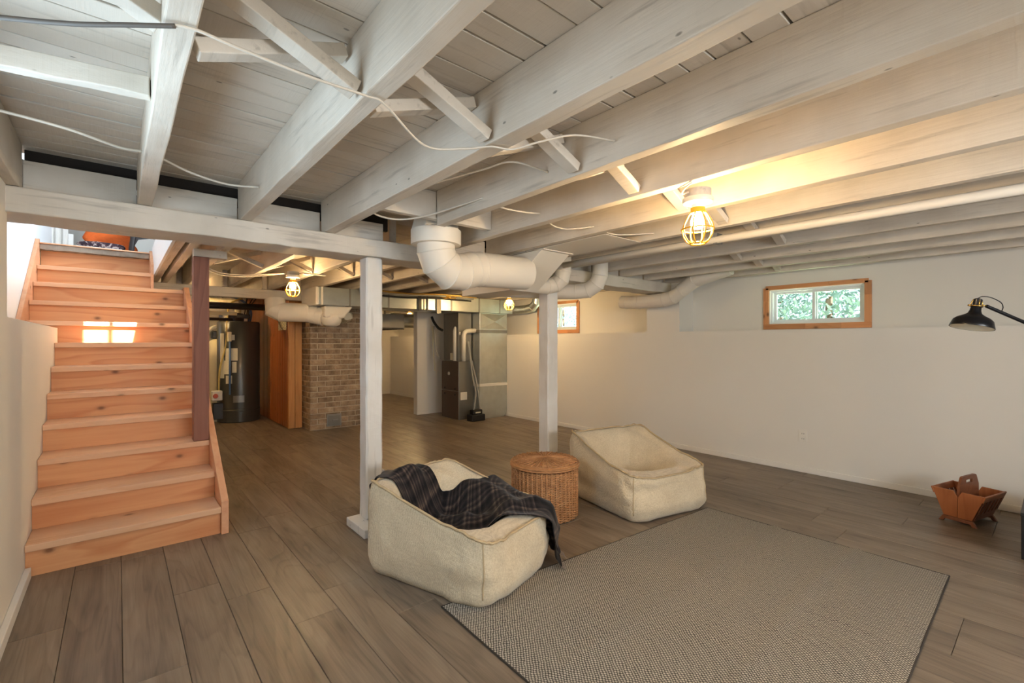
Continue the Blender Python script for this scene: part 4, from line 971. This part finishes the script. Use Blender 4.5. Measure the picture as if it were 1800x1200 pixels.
for q in range(nq-26, nq-1):
    p = Vector(v[q*(NTT+1)+NTT]); d = (B.R @ Vector((.9, .25, 0)))*rr.uniform(.008, .016)
    mbf.tube([p, p+d*.6+Vector((0, 0, -.012)), p+d+Vector((0, 0, -.03 if p.z > .06 else -max(0, p.z-.012)))], .0012, 4)
tag(mbf.build('fringe', plain('fringe_wool', (132, 118, 106), .9), thr), None, None, None, 'stuff')

# ------------------------------------------------------------------ wicker pouf
pf = thing('wicker_pouf', 'round woven wicker storage pouf between the two beanbags', 'pouf', (2.28, 2.335, 0))
pc = (2.28, 2.335); pr_ = .228; NS_ = 44; rows = 42; H_ = .335
MB().lathe([(pr_-.012, .004), (pr_-.010, H_)], (pc[0], pc[1], 0), 48).build('core', plain('wicker_core', (96, 58, 32), .7), pf, smooth=True)
mb = MB()
for q in range(rows):                                              # woven weft, in and out of the stakes
    zz = .012+q*(H_-.02)/(rows-1); pts = []
    for k in range(NS_*2):
        a = PI*k/NS_; r_ = pr_-.004+.006*(1 if (k//2+q) % 2 else -1)*(1 if k % 2 == 0 else .0); pts.append((pc[0]+r_*math.cos(a), pc[1]+r_*math.sin(a), zz))
    mb.tube(pts, .0042, 5, closed=True)
tag(mb.build('weave', m_wick, pf, smooth='all'), None, None, None, 'stuff')
for k in range(NS_):
    a = 2*PI*k/NS_; MB().tube([(pc[0]+(pr_-.0005)*math.cos(a), pc[1]+(pr_-.0005)*math.sin(a), zz) for zz in (.006, H_*.5, H_)], .0062, 5).build('stake', m_wick, pf, smooth='all')
ld = thing_child('lid', pf); lr = pr_+.008
MB().lathe([(lr-.006, H_+.002), (lr, H_+.008), (lr, H_+.028), (lr-.012, H_+.036), (.10, H_+.042), (.001, H_+.046)], (pc[0], pc[1], 0), 48).build('lid_core', plain('wicker_lid', (190, 136, 88), .6, var=.2, scale=40), ld, smooth=True)
mb = MB()
for q in range(15):
    r0 = .02+q*(lr-.03)/14; zz = H_+.047-.012*(r0/lr)**2; pts = []
    for k in range(72): a = 2*PI*k/72; pts.append((pc[0]+r0*math.cos(a), pc[1]+r0*math.sin(a), zz+.0016*math.sin(k*6*2*PI/72*2+q*PI)))
    mb.tube(pts, .0052, 5, closed=True)
tag(mb.build('lid_weave', m_wick, ld, smooth='all'), None, None, None, 'stuff')
for k in range(36):
    a = 2*PI*k/36+.03; MB().tube([(pc[0]+r_*math.cos(a), pc[1]+r_*math.sin(a), H_+.0535-.012*(r_/lr)**2) for r_ in (.012, .1, lr-.012)], [.0022, .0034, .0042], 5).build('spoke', m_wick, ld, smooth='all')
for zz in (H_+.012, H_+.024): MB().tube([(pc[0]+(lr+.001)*math.cos(2*PI*k/60), pc[1]+(lr+.001)*math.sin(2*PI*k/60), zz) for k in range(60)], .0062, 6, closed=True).build('lid_rim', m_wick, ld, smooth='all')

# ------------------------------------------------------------------ magazine rack
mr_ = thing('magazine_rack', 'small brown wooden magazine rack with a carved handle by the right wall', 'rack', (4.36, .375, 0))
RM = Matrix.Rotation(math.radians(-15), 4, 'Z'); MC = Vector((4.36, .40, 0))
def rk_(mb, name, mat, bevel=.003, parent=mr_):
    mb.v = [tuple(MC+RM @ (Vector(p)*.86)) for p in mb.v]; return mb.build(name, mat, parent, bevel=bevel)
HL = .17; zb0, zt0 = .045, .245
for sx in (-1, 1):                                                 # end panels: two boards meeting at a V notch
    xa = sx*HL; xb = xa-sx*.014
    for sy in (-1, 1):
        rk_(MB().prism([(sy*.001, zb0), (sy*.085, zb0), (sy*.158, zt0), (sy*.024, zt0+.002), (sy*.001, zt0-.045)], min(xa, xb), max(xa, xb)), 'end_panel', m_oak)
    rk_(MB().prism([(-.115, 0), (-.085, 0), (-.075, .018), (.075, .018), (.085, 0), (.115, 0), (.088, .044), (-.088, .044)], sx*(HL-.007)-.011, sx*(HL-.007)+.011), 'foot', m_oakd)
for sy in (-1, 1):                                                 # slanted slatted sides
    d = Vector((0, sy*.073, .2)).normalized(); lo = Vector((0, sy*.085, zb0)); 
    def rail(a, b, x0, x1, nm, mat):
        p0 = lo+d*a; p1 = lo+d*b; nrm = Vector((0, d.z, -d.y))*.006
        vv = [];
        for x_ in (x0, x1):
            for p in (p0-nrm, p0+nrm, p1+nrm, p1-nrm): vv.append((x_, p.y, p.z))
        rk_(MB().add(vv, [(0, 1, 2, 3), (7, 6, 5, 4), (0, 4, 5, 1), (1, 5, 6, 2), (2, 6, 7, 3), (3, 7, 4, 0)]), nm, mat)
    rail(0, .055, -HL+.014, HL-.014, 'side_rail', m_oakd); rail(.165, .215, -HL-.004, HL+.004, 'side_rail', m_oak)
    for k in range(6): x0 = -HL+.018+k*.0585; rail(.055, .165, x0, x0+.036, 'slat', m_oakd)
rk_(MB().box(-HL+.014, HL-.014, -.088, .088, zb0, zb0+.01), 'bottom', m_oakd)
hp = [(-.155, zb0+.01), (.155, zb0+.01), (.155, .27), (.115, .345), (.095, .352), (-.095, .352), (-.115, .345), (-.155, .27)]
h0, h1, hz0, hz1 = -.05, .05, .295, .322
for poly in ([(-.155, .055), (.155, .055), (.155, .27), (.142, hz0), (-.142, hz0), (-.155, .27)], [(-.142, hz0), (h0, hz0), (h0, hz1), (-.128, hz1)], [(h1, hz0), (.142, hz0), (.128, hz1), (h1, hz1)], [(-.128, hz1), (.128, hz1), (.115, .345), (.095, .352), (-.095, .352), (-.115, .345)]):
    rk_(MB().prism(poly, -.008, .008, 'y'), 'divider_handle', m_oakd, 0)

# ------------------------------------------------------------------ floor lamp at the right edge
lp = thing('floor_lamp', 'black floor lamp with a bell shade and brass fittings at the right edge', 'lamp', (3.70, -.06, 0))
LH = Vector((3.375, .285, 1.345)); tilt = Matrix.Rotation(math.radians(-13), 3, Vector((math.cos(-YAW), math.sin(-YAW), 0)).cross(Vector((0, 0, 1))))
LS = lambda P: [(r*.74, z*.84) for r, z in P]
prof = [(.118, -.090), (.119, -.088), (.113, -.070), (.105, -.045), (.088, -.030), (.060, -.016), (.038, -.002), (.030, .018), (.028, .042), (.024, .046), (.010, .047)]
inner = [(.010, .040), (.024, .036), (.026, .012), (.036, -.008), (.058, -.022), (.085, -.037), (.100, -.050), (.108, -.072), (.115, -.089)]
MB().lathe(LS(prof), LH, 36, tilt, cap=False).build('shade', m_blackm, lp, smooth='all'); MB().lathe(LS(inner), LH, 36, tilt, cap=False).build('shade_lining', m_porc, lp, smooth='all')
br = thing_child('socket_bracket', lp)
MB().lathe([(.014, .035), (.016, .045), (.019, .072), (.012, .078), (.002, .079)], LH, 16, tilt).build('socket', m_blackm, br, smooth=True)
MB().tube([LH+tilt @ Vector((.023*math.cos(2*PI*k/24), .023*math.sin(2*PI*k/24), .037)) for k in range(24)], .0034, 6, closed=True).build('ring', m_brass, br, smooth='all')
for k in range(4):
    a = k*PI/2+.5; MB().tube([LH+tilt @ Vector((r_*math.cos(a), r_*math.sin(a), z_)) for r_, z_ in ((.023, .037), (.021, .060), (.016, .072), (.004, .078))], .0028, 6).build('prong', m_brass, br, smooth='all')
pdir = Vector((math.cos(-YAW), math.sin(-YAW), 0))
MB().tube([LH+tilt @ Vector((0, 0, .044))-pdir*.043, LH+tilt @ Vector((0, 0, .044))-pdir*.029], .005, 8).build('thumb_screw', m_brass, br, smooth='all')
MB().tube([LH+tilt @ Vector((0, 0, .044))+pdir*.029, LH+tilt @ Vector((0, 0, .044))+pdir*.052-Vector((0, 0, .006))], .004, 8).build('pivot', m_brass, br, smooth='all')
ae = Vector((3.70, -.06, 1.18)); a0 = LH+tilt @ Vector((0, 0, .044))+pdir*.05-Vector((0, 0, .005))
MB().tube([a0, ae+(ae-a0).normalized()*.12], .0085, 12).build('arm', m_blackm, lp, smooth=True)
MB().tube([(3.70, -.06, .025), (3.70, -.06, 1.20)], .009, 12).build('pole', m_blackm, lp, smooth=True)
MB().lathe([(.125, 0), (.13, .006), (.128, .022), (.02, .03)], (3.70, -.06, 0), 32).build('base', m_blackm, lp, smooth=True)
MB().tube([ae+Vector((-.02, .01, 0)), ae+Vector((.02, -.01, 0))], .016, 12).build('joint', m_brass, lp, smooth=True)
tp = LH+tilt @ Vector((0, 0, .080)); m1 = a0.lerp(ae, .17)
MB().tube(catmull([tp, tp+Vector((.01, 0, .010))+pdir*.02, tp+pdir*.065+Vector((0, 0, .004)), tp+pdir*.115-Vector((0, 0, .02)), tp+pdir*.128-Vector((0, 0, .045)), m1+Vector((0, 0, .008))], 6), .0022, 6).build('cord', m_blackm, lp, smooth='all')
# low black cabinet, only its near corner is in the picture
lc = thing('low_cabinet', 'low black cabinet, only a sliver at the right edge', 'cabinet', (4.05, -.22, 0))
MB().box(3.70, 4.40, -.50, .135, .03, .262).build('body', m_black, lc, bevel=.003); MB().box(3.695, 4.405, -.505, .138, .262, .28).build('top', m_black, lc, bevel=.003)
for xx in (3.73, 4.34):
    for yy in (-.47, .09): MB().box(xx, xx+.03, yy, yy+.03, 0, .03).build('leg', m_black, lc)
MB().box(3.691, 3.70, -.48, .115, .05, .25).build('door', m_black, lc, bevel=.002)
print('planks', nplank, 'objects', len(bpy.data.objects))
